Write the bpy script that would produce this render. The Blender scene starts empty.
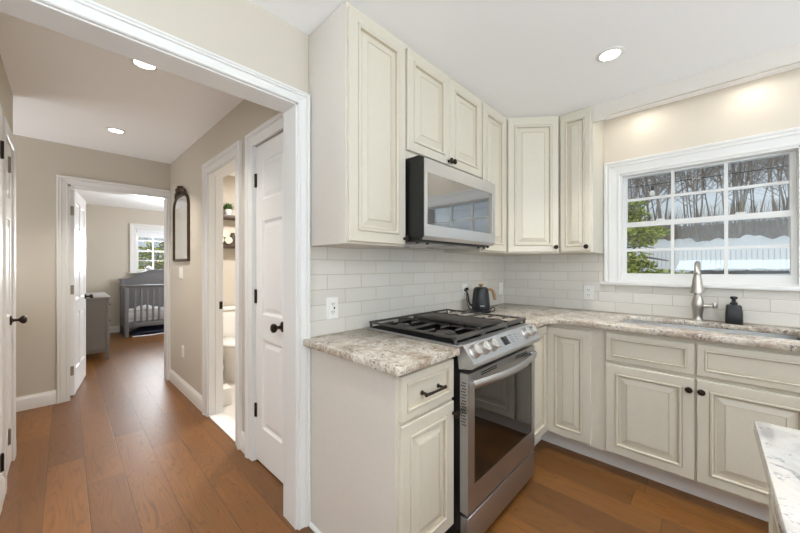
import bpy, bmesh, math, random
from mathutils import Vector, Matrix
PI = math.pi
SC = bpy.context.scene
COL = SC.collection

# ------------------------------------------------------------------ camera, world, light, exposure
cam_d = bpy.data.cameras.new('camera')
cam_d.sensor_width = 36.0
cam_d.lens = 322.13 / 800 * 36
cam_d.clip_start = 0.02
cam_d.clip_end = 300
cam = bpy.data.objects.new('camera', cam_d)
COL.objects.link(cam)
cam.location = (-0.943, -1.431, 1.2665)
cam.rotation_euler = (PI / 2, 0, -0.8042)
SC.camera = cam

SC.view_settings.view_transform = 'Standard'
SC.view_settings.look = 'None'
SC.view_settings.gamma = 1.0
SC.view_settings.use_curve_mapping = False
SC.view_settings.exposure = 0.07
SC.cycles.use_denoising = True
SC.cycles.max_bounces = 12
SC.cycles.diffuse_bounces = 6
SC.cycles.glossy_bounces = 5
SC.cycles.transparent_max_bounces = 12
SC.cycles.sample_clamp_indirect = 6.0

world = bpy.data.worlds.new('sky')
SC.world = world
world.use_nodes = True
wn = world.node_tree
wn.nodes.clear()
w_out = wn.nodes.new('ShaderNodeOutputWorld')
w_bg = wn.nodes.new('ShaderNodeBackground')
w_tc = wn.nodes.new('ShaderNodeTexCoord')
w_sep = wn.nodes.new('ShaderNodeSeparateXYZ')
w_rmp = wn.nodes.new('ShaderNodeValToRGB')
w_rmp.color_ramp.elements[0].position = 0.0
w_rmp.color_ramp.elements[0].color = (0.70, 0.74, 0.77, 1)
w_rmp.color_ramp.elements[1].position = 0.7
w_rmp.color_ramp.elements[1].color = (0.50, 0.62, 0.78, 1)
wn.links.new(w_tc.outputs['Generated'], w_sep.inputs[0])
wn.links.new(w_sep.outputs['Z'], w_rmp.inputs[0])
wn.links.new(w_rmp.outputs[0], w_bg.inputs[0])
wn.links.new(w_bg.outputs[0], w_out.inputs[0])
w_bg.inputs[1].default_value = 0.86


def area(name, loc, rot, sx, sy, power, color=(1, 1, 1), spread=PI, shape='RECTANGLE', parent=None):
    d = bpy.data.lights.new(name, 'AREA')
    d.shape = shape
    d.size = sx
    d.size_y = sy
    d.energy = power
    d.color = color
    d.spread = spread
    o = bpy.data.objects.new(name, d)
    COL.objects.link(o)
    o.location = loc
    o.rotation_euler = rot
    if parent:
        o.parent = parent
    return o


WARM = (1.0, 0.93, 0.84)
SOFT = (1.0, 0.98, 0.95)
DAY = (0.785, 0.905, 0.985)
DAYN = (0.93, 0.965, 1.0)
# sun over the yard (the house shades its own windows)
sun_d = bpy.data.lights.new('sun', 'SUN')
sun_d.energy = 1.5
sun_d.angle = math.radians(3)
sun_d.color = (1.0, 0.96, 0.90)
sun = bpy.data.objects.new('sun', sun_d)
COL.objects.link(sun)
sun.rotation_euler = Vector((0.75, -0.08, -0.62)).to_track_quat('-Z', 'Y').to_euler()
# fill lights added at made-up openings behind the camera
area('fill_light_back', (-0.6, -4.62, 1.35), (PI / 2 + 1.42, 0, 0), 3.4, 1.9, 212, DAY)   # added uplight, tilted to brighten the ceiling
area('fill_light_side', (-3.12, -2.3, 1.35), (PI / 2 + 1.4, 0, -PI / 2), 2.6, 1.7, 128, DAY)  # fill light added on the side wall, out of view
area('fill_light_passage', (-2.36, 2.43, 1.25), (PI / 2 + 1.15, 0, -PI / 2), 0.9, 1.6, 17, DAYN)  # unseen fill light added for the hall ceiling and end wall
area('daylight_crib_window', (0.44, 7.02, 1.6), (-PI / 2, 0, 0), 0.84, 0.86, 88, DAYN)
area('fill_light_bedroom', (2.22, 5.0, 1.4), (PI / 2, 0, PI / 2), 1.6, 1.3, 68, DAYN)  # unseen fill light added in the bedroom side wall
H = 2.415
XS = 1.991           # tiled face of the sink wall
rnd = random.Random(7)


# ------------------------------------------------------------------ helpers
def lin(c):
    c = c / 255.0
    return c / 12.92 if c <= 0.04045 else ((c + 0.055) / 1.055) ** 2.4


def rgb(r, g, b):
    return (lin(r), lin(g), lin(b), 1.0)


def mat(name, col, rough=0.5, metal=0.0, spec=0.5, coat=0.0, bump=0.0, bscale=40, emit=None, estr=0, var=1.0):
    m = bpy.data.materials.new(name)
    m.use_nodes = True
    b = m.node_tree.nodes['Principled BSDF']
    b.inputs['Base Color'].default_value = rgb(*col)
    b.inputs['Roughness'].default_value = rough
    b.inputs['Metallic'].default_value = metal
    b.inputs['Specular IOR Level'].default_value = spec
    if coat:
        b.inputs['Coat Weight'].default_value = coat
        b.inputs['Coat Roughness'].default_value = 0.05
    if emit:
        b.inputs['Emission Color'].default_value = rgb(*emit)
        b.inputs['Emission Strength'].default_value = estr
    nt = m.node_tree
    n = nt.nodes.new('ShaderNodeTexNoise')
    n.inputs['Scale'].default_value = bscale
    n.inputs['Detail'].default_value = 4
    tc = nt.nodes.new('ShaderNodeTexCoord')
    nt.links.new(tc.outputs['Object'], n.inputs['Vector'])
    if bump:
        bp = nt.nodes.new('ShaderNodeBump')
        bp.inputs['Strength'].default_value = bump
        bp.inputs['Distance'].default_value = 0.002
        nt.links.new(n.outputs['Fac'], bp.inputs['Height'])
        nt.links.new(bp.outputs[0], b.inputs['Normal'])
    if not metal and not emit:
        mx = nt.nodes.new('ShaderNodeMix')
        mx.data_type = 'RGBA'
        c = rgb(*col)
        mx.inputs[6].default_value = tuple(v * (1 - .03 * var) for v in c[:3]) + (1,)
        mx.inputs[7].default_value = tuple(min(1, v * (1 + .03 * var)) for v in c[:3]) + (1,)
        nt.links.new(n.outputs['Fac'], mx.inputs[0])
        nt.links.new(mx.outputs[2], b.inputs['Base Color'])
    return m


class NT:
    """tiny node-graph writer"""
    def __init__(s, name):
        s.m = bpy.data.materials.new(name)
        s.m.use_nodes = True
        s.t = s.m.node_tree
        s.b = s.t.nodes['Principled BSDF']
        tc = s.t.nodes.new('ShaderNodeTexCoord')
        s.obj = tc.outputs['Object']
        g = s.t.nodes.new('ShaderNodeNewGeometry')
        s.pos = g.outputs['Position']
        s.nor = g.outputs['Normal']

    def sock(s, node, i, v):
        if v is None:
            return
        if hasattr(v, 'links'):
            s.t.links.new(v, node.inputs[i])
        else:
            node.inputs[i].default_value = v

    def math(s, op, a, b=None, c=None):
        n = s.t.nodes.new('ShaderNodeMath')
        n.operation = op
        s.sock(n, 0, a)
        s.sock(n, 1, b)
        s.sock(n, 2, c)
        return n.outputs[0]

    def sep(s, v):
        n = s.t.nodes.new('ShaderNodeSeparateXYZ')
        s.t.links.new(v, n.inputs[0])
        return n.outputs

    def comb(s, x=0.0, y=0.0, z=0.0):
        n = s.t.nodes.new('ShaderNodeCombineXYZ')
        s.sock(n, 0, x)
        s.sock(n, 1, y)
        s.sock(n, 2, z)
        return n.outputs[0]

    def noise(s, vec, scale, detail=4, rough=0.55, dist=0.0):
        n = s.t.nodes.new('ShaderNodeTexNoise')
        s.sock(n, 'Vector', vec)
        n.inputs['Scale'].default_value = scale
        n.inputs['Detail'].default_value = detail
        n.inputs['Roughness'].default_value = rough
        n.inputs['Distortion'].default_value = dist
        return n.outputs['Fac']

    def voronoi(s, vec, scale, out='Distance'):
        n = s.t.nodes.new('ShaderNodeTexVoronoi')
        s.sock(n, 'Vector', vec)
        n.inputs['Scale'].default_value = scale
        return n.outputs[out]

    def white(s, vec):
        n = s.t.nodes.new('ShaderNodeTexWhiteNoise')
        n.noise_dimensions = '3D'
        s.sock(n, 'Vector', vec)
        return n.outputs['Value']

    def ramp(s, fac, stops):
        n = s.t.nodes.new('ShaderNodeValToRGB')
        e = n.color_ramp.elements
        while len(e) < len(stops):
            e.new(0.5)
        for i, (p, c) in enumerate(stops):
            e[i].position = p
            e[i].color = c if len(c) == 4 else rgb(*c)
        s.sock(n, 0, fac)
        return n.outputs[0]

    def mix(s, fac, a, b, blend='MIX'):
        n = s.t.nodes.new('ShaderNodeMix')
        n.data_type = 'RGBA'
        n.blend_type = blend
        s.sock(n, 0, fac)
        s.sock(n, 6, a)
        s.sock(n, 7, b)
        return n.outputs[2]

    def bump(s, h, strength=0.3, dist=0.002, normal=None):
        n = s.t.nodes.new('ShaderNodeBump')
        n.inputs['Strength'].default_value = strength
        n.inputs['Distance'].default_value = dist
        s.sock(n, 'Height', h)
        if normal is not None:
            s.sock(n, 'Normal', normal)
        return n.outputs[0]

    def set(s, name, v):
        s.sock(s.b, name, v)
        return s


def tile_material(name, axis, sign, u0):
    """glazed 3 x 9 running-bond tile; joints where the photograph has them"""
    n = NT(name)
    p = n.sep(n.pos)
    L, T = 0.2248, 0.0775
    u = n.math('DIVIDE', n.math('MULTIPLY', n.math('SUBTRACT', p[axis], u0), sign), L)
    v = n.math('DIVIDE', n.math('SUBTRACT', p[2], 0.914), T)
    row = n.math('FLOOR', v)
    par = n.math('MODULO', n.math('ADD', row, 101.0), 2.0)        # odd rows: 0, even rows: 1
    uu = n.math('ADD', u, n.math('MULTIPLY', par, 0.5))
    fu = n.math('FRACT', uu)
    fv = n.math('FRACT', v)
    du = n.math('MULTIPLY', n.math('MINIMUM', fu, n.math('SUBTRACT', 1.0, fu)), L)
    dv = n.math('MULTIPLY', n.math('MINIMUM', fv, n.math('SUBTRACT', 1.0, fv)), T)
    d = n.math('MINIMUM', du, dv)
    grout = n.math('LESS_THAN', d, 0.0019)
    idv = n.comb(n.math('FLOOR', uu), row, 3.0)
    r = n.white(idv)
    tone = n.ramp(r, [(0, (214, 209, 201)), (1, (221, 217, 210))])
    n.set('Base Color', n.mix(grout, tone, rgb(192, 182, 166)))
    n.set('Roughness', n.math('MULTIPLY_ADD', grout, 0.6, 0.10))
    edge = n.math('MINIMUM', n.math('DIVIDE', d, 0.005), 1.0)
    r2 = n.white(n.comb(row, n.math('FLOOR', uu), 8.0))
    edge = n.math('ADD', edge, n.math('MULTIPLY', n.math('SUBTRACT', r, 0.5), n.math('MULTIPLY', fu, 3.0)))
    edge = n.math('ADD', edge, n.math('MULTIPLY', n.math('SUBTRACT', r2, 0.5), n.math('MULTIPLY', fv, 1.6)))
    wob = n.noise(n.pos, 9.0, 2)
    h = n.math('ADD', edge, n.math('MULTIPLY', wob, 0.5))
    n.set('Normal', n.bump(h, 0.35, 0.0025))
    return n.m


def granite(name, cols, island=False):
    n = NT(name)
    a = n.noise(n.pos, 7.0 if not island else 5.0, 6, 0.62, 0.6)
    c = n.ramp(a, cols)
    sp = n.noise(n.pos, 75.0 if not island else 34.0, 6, 0.75)
    if island:
        dk = n.ramp(sp, [(0.35, (1, 1, 1, 1)), (0.40, (0, 0, 0, 1))])
        c = n.mix(n.math('MULTIPLY', dk, 0.55), c, rgb(96, 96, 104))
        pt = n.noise(n.pos, 18.0, 5, 0.7, 0.8)
        gm = n.ramp(pt, [(0.60, (0, 0, 0, 1)), (0.68, (1, 1, 1, 1))])
        c = n.mix(n.math('MULTIPLY', gm, 0.7), c, rgb(118, 116, 122))
    else:
        lt = n.noise(n.pos, 24.0, 5, 0.7, 0.7)
        lm = n.ramp(lt, [(0.52, (0, 0, 0, 1)), (0.60, (1, 1, 1, 1))])
        c = n.mix(n.math('MULTIPLY', lm, 0.75), c, rgb(222, 214, 203))
        dk = n.ramp(sp, [(0.42, (1, 1, 1, 1)), (0.49, (0, 0, 0, 1))])
        big = n.ramp(n.noise(n.pos, 11.0, 3), [(0.40, (0.15, 0.15, 0.15, 1)), (0.62, (1, 1, 1, 1))])
        c = n.mix(n.math('MULTIPLY', n.math('MULTIPLY', dk, big), 0.9), c, rgb(84, 70, 62))
        v = n.ramp(n.noise(n.pos, 150.0, 3, 0.8), [(0.33, (1, 1, 1, 1)), (0.40, (0, 0, 0, 1))])
        c = n.mix(n.math('MULTIPLY', v, 0.65), c, rgb(110, 96, 86))
    n.set('Base Color', c)
    n.set('Roughness', 0.16 if not island else 0.07)
    return n.m


def wood_floor():
    n = NT('oak_floor_planks')
    p = n.sep(n.pos)
    W = 0.1665
    u = n.math('DIVIDE', n.math('ADD', p[0], 0.69 + 20 * W), W)
    pl = n.math('FLOOR', u)
    fu = n.math('FRACT', u)
    off = n.math('MULTIPLY', n.white(n.comb(pl, 5.0, 2.0)), 1.5)
    v = n.math('DIVIDE', n.math('ADD', n.math('ADD', p[1], 20.0), off), 1.25)
    bd = n.math('FLOOR', v)
    fv = n.math('FRACT', v)
    du = n.math('MULTIPLY', n.math('MINIMUM', fu, n.math('SUBTRACT', 1.0, fu)), W)
    dv = n.math('MULTIPLY', n.math('MINIMUM', fv, n.math('SUBTRACT', 1.0, fv)), 1.25)
    d = n.math('MINIMUM', du, dv)
    gap = n.math('LESS_THAN', d, 0.0013)
    r = n.white(n.comb(pl, bd, 9.0))
    r2 = n.white(n.comb(bd, pl, 4.0))
    # cathedral grain: contour lines of a noise stretched along the board
    gv = n.comb(n.math('MULTIPLY', p[0], 5.0), n.math('MULTIPLY', p[1], 0.40), n.math('MULTIPLY', r, 40.0))
    f = n.noise(gv, 1.6, 2, 0.5, 0.35)
    rings = n.math('FRACT', n.math('MULTIPLY', f, n.math('MULTIPLY_ADD', r2, 26.0, 18.0)))
    ring = n.ramp(rings, [(0.0, (1, 1, 1, 1)), (0.10, (0, 0, 0, 1)), (0.80, (0, 0, 0, 1)), (1.0, (1, 1, 1, 1))])
    fine = n.noise(n.comb(n.math('MULTIPLY', p[0], 160.0), n.math('MULTIPLY', p[1], 5.0), n.math('MULTIPLY', r, 30.0)), 1.0, 3, 0.7)
    base = n.ramp(r, [(0.0, (104, 66, 30)), (0.35, (119, 77, 33)), (0.7, (131, 85, 37)), (1.0, (110, 71, 33))])
    mott = n.noise(n.comb(n.math('MULTIPLY', p[0], 3.0), p[1], n.math('MULTIPLY', r, 20.0)), 2.2, 3)
    base = n.mix(n.math('MULTIPLY', n.math('SUBTRACT', mott, 0.35), 0.7), base, rgb(92, 59, 31))
    c = n.mix(n.math('MULTIPLY', ring, n.math('MULTIPLY_ADD', r2, 0.42, 0.25)), base, rgb(60, 36, 20))
    c = n.mix(n.math('MULTIPLY', n.ramp(fine, [(0.40, (1, 1, 1, 1)), (0.58, (0, 0, 0, 1))]), 0.20), c, rgb(70, 42, 24))
    c = n.mix(n.math('MULTIPLY', gap, 0.75), c, rgb(48, 29, 18))
    n.set('Base Color', c)
    n.set('Roughness', n.math('MULTIPLY_ADD', fine, 0.12, 0.34))
    n.set('Specular IOR Level', 0.5)
    h = n.math('ADD', n.math('MINIMUM', n.math('DIVIDE', d, 0.004), 1.0), n.math('MULTIPLY', fine, 0.22))
    n.set('Normal', n.bump(h, 0.3, 0.0012))
    return n.m


def glass_pane(name, tint=(0.94, 0.97, 0.98), refl=0.05):
    m = bpy.data.materials.new(name)
    m.use_nodes = True
    t = m.node_tree
    t.nodes.clear()
    o = t.nodes.new('ShaderNodeOutputMaterial')
    tr = t.nodes.new('ShaderNodeBsdfTransparent')
    tr.inputs[0].default_value = tint + (1,)
    gl = t.nodes.new('ShaderNodeBsdfGlossy')
    gl.inputs['Roughness'].default_value = 0.02
    fr = t.nodes.new('ShaderNodeFresnel')
    fr.inputs[0].default_value = 1.45
    mx = t.nodes.new('ShaderNodeMixShader')
    t.links.new(fr.outputs[0], mx.inputs[0])
    t.links.new(tr.outputs[0], mx.inputs[1])
    t.links.new(gl.outputs[0], mx.inputs[2])
    t.links.new(mx.outputs[0], o.inputs[0])
    return m


def steel(name, col, rough, axis=0):
    n = NT(name)
    p = n.sep(n.obj)
    k = [3.0, 3.0, 3.0]
    k[axis] = 400.0
    br = n.noise(n.comb(*[n.math('MULTIPLY', p[i], k[i]) for i in range(3)]), 1.0, 2)
    n.set('Base Color', n.ramp(br, [(0.3, tuple(int(c * 0.985) for c in col)), (0.7, col)]))
    n.set('Metallic', 1.0)
    n.set('Roughness', n.math('MULTIPLY_ADD', br, 0.04, rough))
    return n.m


M = {}
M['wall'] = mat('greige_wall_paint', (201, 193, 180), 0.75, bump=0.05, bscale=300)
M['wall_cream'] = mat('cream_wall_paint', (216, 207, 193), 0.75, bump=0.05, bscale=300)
M['ceiling'] = mat('white_ceiling_paint', (249, 249, 250), 0.85, bump=0.05, bscale=300)
M['trim'] = mat('white_trim_paint', (226, 225, 223), 0.35, var=.2)
M['door'] = mat('white_door_paint', (233, 232, 231), 0.32, var=.2)
M['cab'] = mat('antique_white_cabinet_paint', (209, 202, 187), 0.38)
M['glaze'] = mat('brown_glaze_in_moulding', (188, 176, 154), 0.45)
M['cabside'] = mat('side_and_shaded_valance_paint', (212, 205, 197), 0.4)
M['kick'] = mat('white_toe_kick_paint', (222, 216, 212), 0.45)
M['bronze'] = mat('oil_rubbed_bronze', (52, 44, 38), 0.38, 0.8)
M['hinge'] = mat('satin_nickel_hinge', (150, 140, 128), 0.4, 0.9)
M['tile_f'] = tile_material('glazed_tile_front', 0, 1.0, 0.0)
M['tile_r'] = tile_material('glazed_tile_right', 1, -1.0, -0.1174)
M['granite'] = granite('beige_granite', [(0.30, (146, 128, 114)), (0.45, (182, 168, 152)), (0.58, (204, 195, 182)), (0.72, (170, 158, 148))])
M['granite_isl'] = granite('white_granite', [(0.30, (176, 173, 172)), (0.5, (214, 210, 204)), (0.7, (202, 190, 168))], True)
M['wood'] = wood_floor()
M['pane'] = glass_pane('window_glass')
M['steel'] = steel('brushed_steel_across', (214, 214, 215), 0.31, 2)
M['steel_m'] = M['steel']
M['steel'] = steel('brushed_range_steel', (188, 188, 190), 0.35, 2)
M['steel2'] = steel('brushed_steel_up', (190, 188, 186), 0.26, 0)
M['steel_dark'] = mat('dark_steel', (96, 94, 92), 0.35, 0.9)
M['nickel'] = mat('brushed_nickel', (192, 186, 178), 0.33, 1.0)
M['cooktop'] = mat('dark_cooktop_enamel', (14, 13, 13), 0.75, spec=0.1)
M['knobsteel'] = mat('satin_steel_knob', (205, 203, 199), 0.42, 0.85)
M['sinksteel'] = mat('satin_sink_steel', (222, 222, 222), 0.42, 0.9)
M['black'] = mat('black_enamel', (20, 19, 19), 0.32)
M['iron'] = mat('cast_iron', (78, 74, 70), 0.5, spec=.3)
M['iron2'] = mat('seasoned_griddle_iron', (60, 55, 51), 0.5, spec=.35)
M['darkglass'] = mat('black_oven_glass', (14, 12, 11), 0.03, 0.0, 0.5, coat=0.25)
M['micglass'] = mat('microwave_door_glass', (30, 27, 24), 0.04, 0.0, 1.0, coat=1.0)
M['micglass'].node_tree.nodes['Principled BSDF'].inputs['IOR'].default_value = 2.3
M['plastic_w'] = mat('white_plastic', (238, 237, 233), 0.35)
M['slot'] = mat('dark_slot', (40, 38, 36), 0.6)
M['kettle'] = mat('matte_black_kettle', (24, 25, 29), 0.36)
M['oak'] = mat('light_oak', (148, 114, 76), 0.5, bump=0.2, bscale=90)
M['soap'] = mat('matte_black_ceramic', (30, 30, 32), 0.42)
M['lens'] = mat('lit_lamp_lens', (255, 250, 240), 0.5, emit=(255, 244, 226), estr=9)
M['mirror'] = mat('mirror_glass', (238, 240, 242), 0.015, 1.0)
M['antique'] = mat('antique_bronze_frame', (74, 58, 44), 0.45, 0.6, bump=0.4, bscale=120)
M['grey'] = mat('grey_nursery_paint', (108, 107, 108), 0.42)
M['grey2'] = mat('grey_dresser_paint', (124, 120, 115), 0.45)
M['greytop'] = mat('grey_dresser_top', (146, 143, 140), 0.4)
M['linen'] = mat('white_crib_sheet', (236, 236, 238), 0.8, bump=0.4, bscale=60)
M['navy'] = mat('navy_print_fabric', (38, 46, 70), 0.85, bump=0.4, bscale=60)
M['porcelain'] = mat('white_porcelain', (238, 236, 233), 0.12, coat=0.4)
M['shelf'] = mat('dark_walnut_shelf', (66, 50, 38), 0.45, bump=0.2, bscale=80)
M['towel'] = mat('cream_terry_towel', (214, 204, 186), 0.95, bump=0.8, bscale=200)
M['plant'] = mat('green_plant_leaf', (84, 116, 58), 0.6)
M['bathtile'] = mat('pale_bathroom_tile', (214, 210, 204), 0.25)
M['marble'] = mat('white_marble_threshold', (232, 230, 228), 0.2)
M['blind'] = mat('white_roller_blind', (238, 240, 243), 0.7)
M['display'] = mat('range_display_glass', (20, 20, 22), 0.1)
M['panel_face'] = steel('brushed_panel_face', (206, 207, 209), 0.36, 2)
M['mark'] = mat('pale_printed_mark', (200, 200, 200), 0.4)
M['mark_d'] = mat('dark_printed_mark', (86, 88, 94), 0.4)
M['bark'] = mat('grey_brown_bark', (160, 147, 134), 0.9, bump=0.6, bscale=20)
M['bark2'] = mat('dark_bark', (130, 117, 104), 0.9, bump=0.6, bscale=20)
M['snow'] = mat('snow', (214, 213, 210), 0.7, bump=0.3, bscale=3)
M['litter'] = mat('brown_leaf_litter', (122, 108, 94), 0.95, bump=1, bscale=30)
M['mulch'] = mat('dark_mulch', (74, 66, 58), 0.95, bump=1, bscale=30)
M['vinyl'] = mat('white_vinyl_fence', (213, 213, 211), 0.5)
M['gap_shade'] = mat('grey_picket_gap_shade', (172, 174, 174), 0.6)
M['ever'] = mat('evergreen_needles', (186, 188, 92), 0.7)
M['ever2'] = mat('evergreen_needles_dark', (128, 142, 66), 0.7)
M['yleaf'] = mat('yellow_green_leaves', (196, 190, 70), 0.7)
M['gleaf'] = mat('grey_green_leaves', (132, 146, 92), 0.7)
M['bulb'] = mat('frosted_bulb_glass', (232, 226, 214), 0.3)
M['rubber'] = mat('black_cable', (24, 24, 24), 0.6)


class MB:
    def __init__(s):
        s.bm = bmesh.new()
        s.flat = []

    def box(s, x0, x1, y0, y1, z0, z1, bev=0.0, mi=0, seg=2, mtx=None):
        g = bmesh.ops.create_cube(s.bm, size=1.0)
        vs = g['verts']
        for v in vs:
            v.co = Vector((x0 + (v.co.x + .5) * (x1 - x0), y0 + (v.co.y + .5) * (y1 - y0), z0 + (v.co.z + .5) * (z1 - z0)))
        fs = set(f for v in vs for f in v.link_faces)
        for f in fs:
            f.material_index = mi
        if bev:
            es = list(set(e for v in vs for e in v.link_edges))
            r = bmesh.ops.bevel(s.bm, geom=es, offset=bev, segments=seg, affect='EDGES', profile=0.5)
            for f in r['faces']:
                f.material_index = mi
            vs = list(set(v for f in r['faces'] for v in f.verts) | set(v for v in vs if v.is_valid))
            rim = set(r['faces'])
            s.flat += [f for f in set(f for v in vs for f in v.link_faces) if f not in rim]
        if mtx is not None:
            for v in vs:
                v.co = mtx @ v.co
        return s

    def ring(s, pts):
        return [s.bm.verts.new(p) for p in pts]

    def skin(s, rings, closed=True, caps=True, mi=0):
        n = len(rings[0])
        for a, b in zip(rings, rings[1:]):
            for i in range(n if closed else n - 1):
                j = (i + 1) % n
                try:
                    f = s.bm.faces.new((a[i], a[j], b[j], b[i]))
                    f.material_index = mi
                except ValueError:
                    pass
        if caps and closed:
            for r in (rings[0], rings[-1]):
                try:
                    f = s.bm.faces.new(r)
                    f.material_index = mi
                except ValueError:
                    pass
        return s

    def tube(s, pts, r, seg=8, mi=0, flat=1.0, caps=True, up=None):
        pts = [Vector(p) for p in pts]
        rad = r if isinstance(r, (list, tuple)) else [r] * len(pts)
        rings = []
        ref = None
        for i, p in enumerate(pts):
            d = (pts[min(i + 1, len(pts) - 1)] - pts[max(i - 1, 0)])
            if d.length < 1e-9:
                d = Vector((0, 0, 1))
            d.normalize()
            if ref is None:
                ref = Vector(up) if up else (Vector((0, 0, 1)) if abs(d.z) < 0.9 else Vector((1, 0, 0)))
            a = d.cross(ref)
            if a.length < 1e-6:
                a = d.cross(Vector((0.3, 0.8, 0.1)))
            a.normalize()
            b = a.cross(d).normalized()
            ref = b
            rings.append(s.ring([p + (a * math.cos(2 * PI * k / seg) * flat + b * math.sin(2 * PI * k / seg)) * rad[i] for k in range(seg)]))
        return s.skin(rings, True, caps, mi)

    def cyl(s, p0, p1, r0, r1=None, seg=20, mi=0):
        return s.tube([p0, p1], [r0, r0 if r1 is None else r1], seg, mi)

    def lathe(s, prof, o=(0, 0, 0), seg=24, mi=0, mtx=None, sy=1.0):
        o = Vector(o)
        rings = []
        for r, z in prof:
            r = max(r, 0.0004)
            pts = [Vector((r * math.cos(2 * PI * k / seg), sy * r * math.sin(2 * PI * k / seg), z)) for k in range(seg)]
            if mtx is not None:
                pts = [mtx @ p for p in pts]
            rings.append(s.ring([o + p for p in pts]))
        return s.skin(rings, True, True, mi)

    def prism(s, poly, a, b, axis='y', mi=0):
        """poly in the plane of the two other axes, extruded a..b along axis"""
        def P(u, v, t):
            return {'x': (t, u, v), 'y': (u, t, v), 'z': (u, v, t)}[axis]
        r0 = s.ring([P(u, v, a) for u, v in poly])
        r1 = s.ring([P(u, v, b) for u, v in poly])
        return s.skin([r0, r1], True, True, mi)

    def nest(s, x0, x1, z0, z1, prof, fill=True, mtx=None, flip=False):
        """concentric rectangles in the xz plane; prof = (inset, y, material)"""
        rings = []
        for q in prof:
            i, y = q[0], q[1]
            pts = [Vector((x0 + i, y, z0 + i)), Vector((x1 - i, y, z0 + i)), Vector((x1 - i, y, z1 - i)), Vector((x0 + i, y, z1 - i))]
            if mtx is not None:
                pts = [mtx @ p for p in pts]
            rings.append(s.ring(pts))
        for k in range(len(rings) - 1):
            s.skin([rings[k], rings[k + 1]], True, False, prof[k + 1][2] if len(prof[k + 1]) > 2 else 0)
        if fill:
            s.bm.faces.new(rings[-1])
        return rings

    def sweep_u(s, x0, x1, zt, prof, z0=0.0):
        """casing round the left, top and right of an opening; prof = (offset outwards, y)"""
        rings = []
        for o, y in prof:
            rings.append(s.ring([(x0 - o, y, z0), (x0 - o, y, zt + o), (x1 + o, y, zt + o), (x1 + o, y, z0)]))
        return s.skin(rings, False, False)

    def build(s, name, mats, parent=None, loc=None, rz=0.0, smooth=40, kind=None, recalc=True):
        if recalc:
            bmesh.ops.recalc_face_normals(s.bm, faces=s.bm.faces[:])
        if smooth:
            for f in s.bm.faces:
                f.smooth = True
            for f in s.flat:
                if f.is_valid:
                    f.smooth = False
        me = bpy.data.meshes.new(name)
        s.bm.to_mesh(me)
        s.bm.free()
        if not isinstance(mats, (list, tuple)):
            mats = [mats]
        for m in mats:
            me.materials.append(M[m] if isinstance(m, str) else m)
        if smooth:
            me.set_sharp_from_angle(angle=math.radians(smooth))
        o = bpy.data.objects.new(name, me)
        COL.objects.link(o)
        if parent:
            o.parent = parent
        if loc is not None:
            o.location = loc
        if rz:
            o.rotation_euler = (0, 0, rz)
        if kind:
            o['kind'] = kind
        return o


def bx(*a, **k):
    return MB().box(*a, **k)


def tag(o, label, cat, group=None):
    o['label'] = label
    o['category'] = cat
    if group:
        o['group'] = group
    return o


def thing(name, label, cat, loc=(0, 0, 0), rz=0.0, group=None, kind=None):
    o = bpy.data.objects.new(name, None)
    COL.objects.link(o)
    o.empty_display_size = 0.05
    o.location = loc
    o.rotation_euler = (0, 0, rz)
    if label:
        tag(o, label, cat, group)
    if kind:
        o['kind'] = kind
    return o


def kids(o):
    return [c for c in bpy.data.objects if c.parent == o]


def copy_tree(o, parent=None):
    c = o.copy()
    COL.objects.link(c)
    c.parent = parent
    for ch in kids(o):
        copy_tree(ch, c)
    return c


def struct(mb, name, m, **k):
    o = mb.build(name, m, kind='structure', **k)
    return o


CASING = [(0, 0.004), (0, -.011), (.006, -.015), (.018, -.013), (.044, -.016), (.052, -.018), (.055, -.024), (.068, -.021), (.074, -.026), (.084, -.026), (.088, -.021), (.088, 0.004)]

# ------------------------------------------------------------------ the room shell
struct(bx(-3.4, 2.16, -4.8, 6.95, -0.08, 0), 'floor', 'wood', smooth=0)
struct(bx(-3.4, 2.45, -4.8, 6.95, H, H + 0.12), 'ceiling', 'ceiling', smooth=0)

# wall with the range and the cased opening
OX0, OX1, OZ = -1.225, -0.163, 2.058
w = MB()
w.box(-3.4, OX0, .006, .130, 0, H)
w.box(OX0, OX1, .006, .130, OZ, H)
w.box(OX1, 2.15, .006, .130, 0, H)
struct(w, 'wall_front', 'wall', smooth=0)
w = MB()
w.box(OX0, OX0 + .012, .004, .132, 0, OZ)
w.box(OX1 - .012, OX1, .004, .132, 0, OZ)
w.box(OX0, OX1, .004, .132, OZ - .012, OZ)
struct(w, 'trim_1', 'trim', smooth=0)
C2 = [(o * 0.66, y) for o, y in CASING]
w = MB().sweep_u(OX0 + .004, OX1 - .004, OZ - .006, [(o, y + .004) for o, y in C2])
struct(w, 'trim_2', 'trim', smooth=0)
struct(bx(-.107, XS, 0.0, .006, .90, 1.40), 'wall_front_tiling', 'tile_f', smooth=0)

# wall with the sink and the window
WY0, WY1, WZ0, WZ1 = -1.812, -.935, 1.150, 1.965
w = MB()
w.box(1.999, 2.15, -4.8, WY0, 0, H)
w.box(1.999, 2.15, WY1, .13, 0, H)
w.box(1.999, 2.15, WY0, WY1, 0, WZ0)
w.box(1.999, 2.15, WY0, WY1, WZ1, H)
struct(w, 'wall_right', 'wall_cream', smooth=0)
w = MB()
w.box(XS, 1.999, -2.7, 0.0, .90, 1.126)
w.box(XS, 1.999, -.822, 0.0, 1.126, 1.40)
w.box(XS, 1.999, -2.7, -1.925, 1.126, 1.40)
struct(w, 'wall_right_tiling', 'tile_r', smooth=0)

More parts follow.
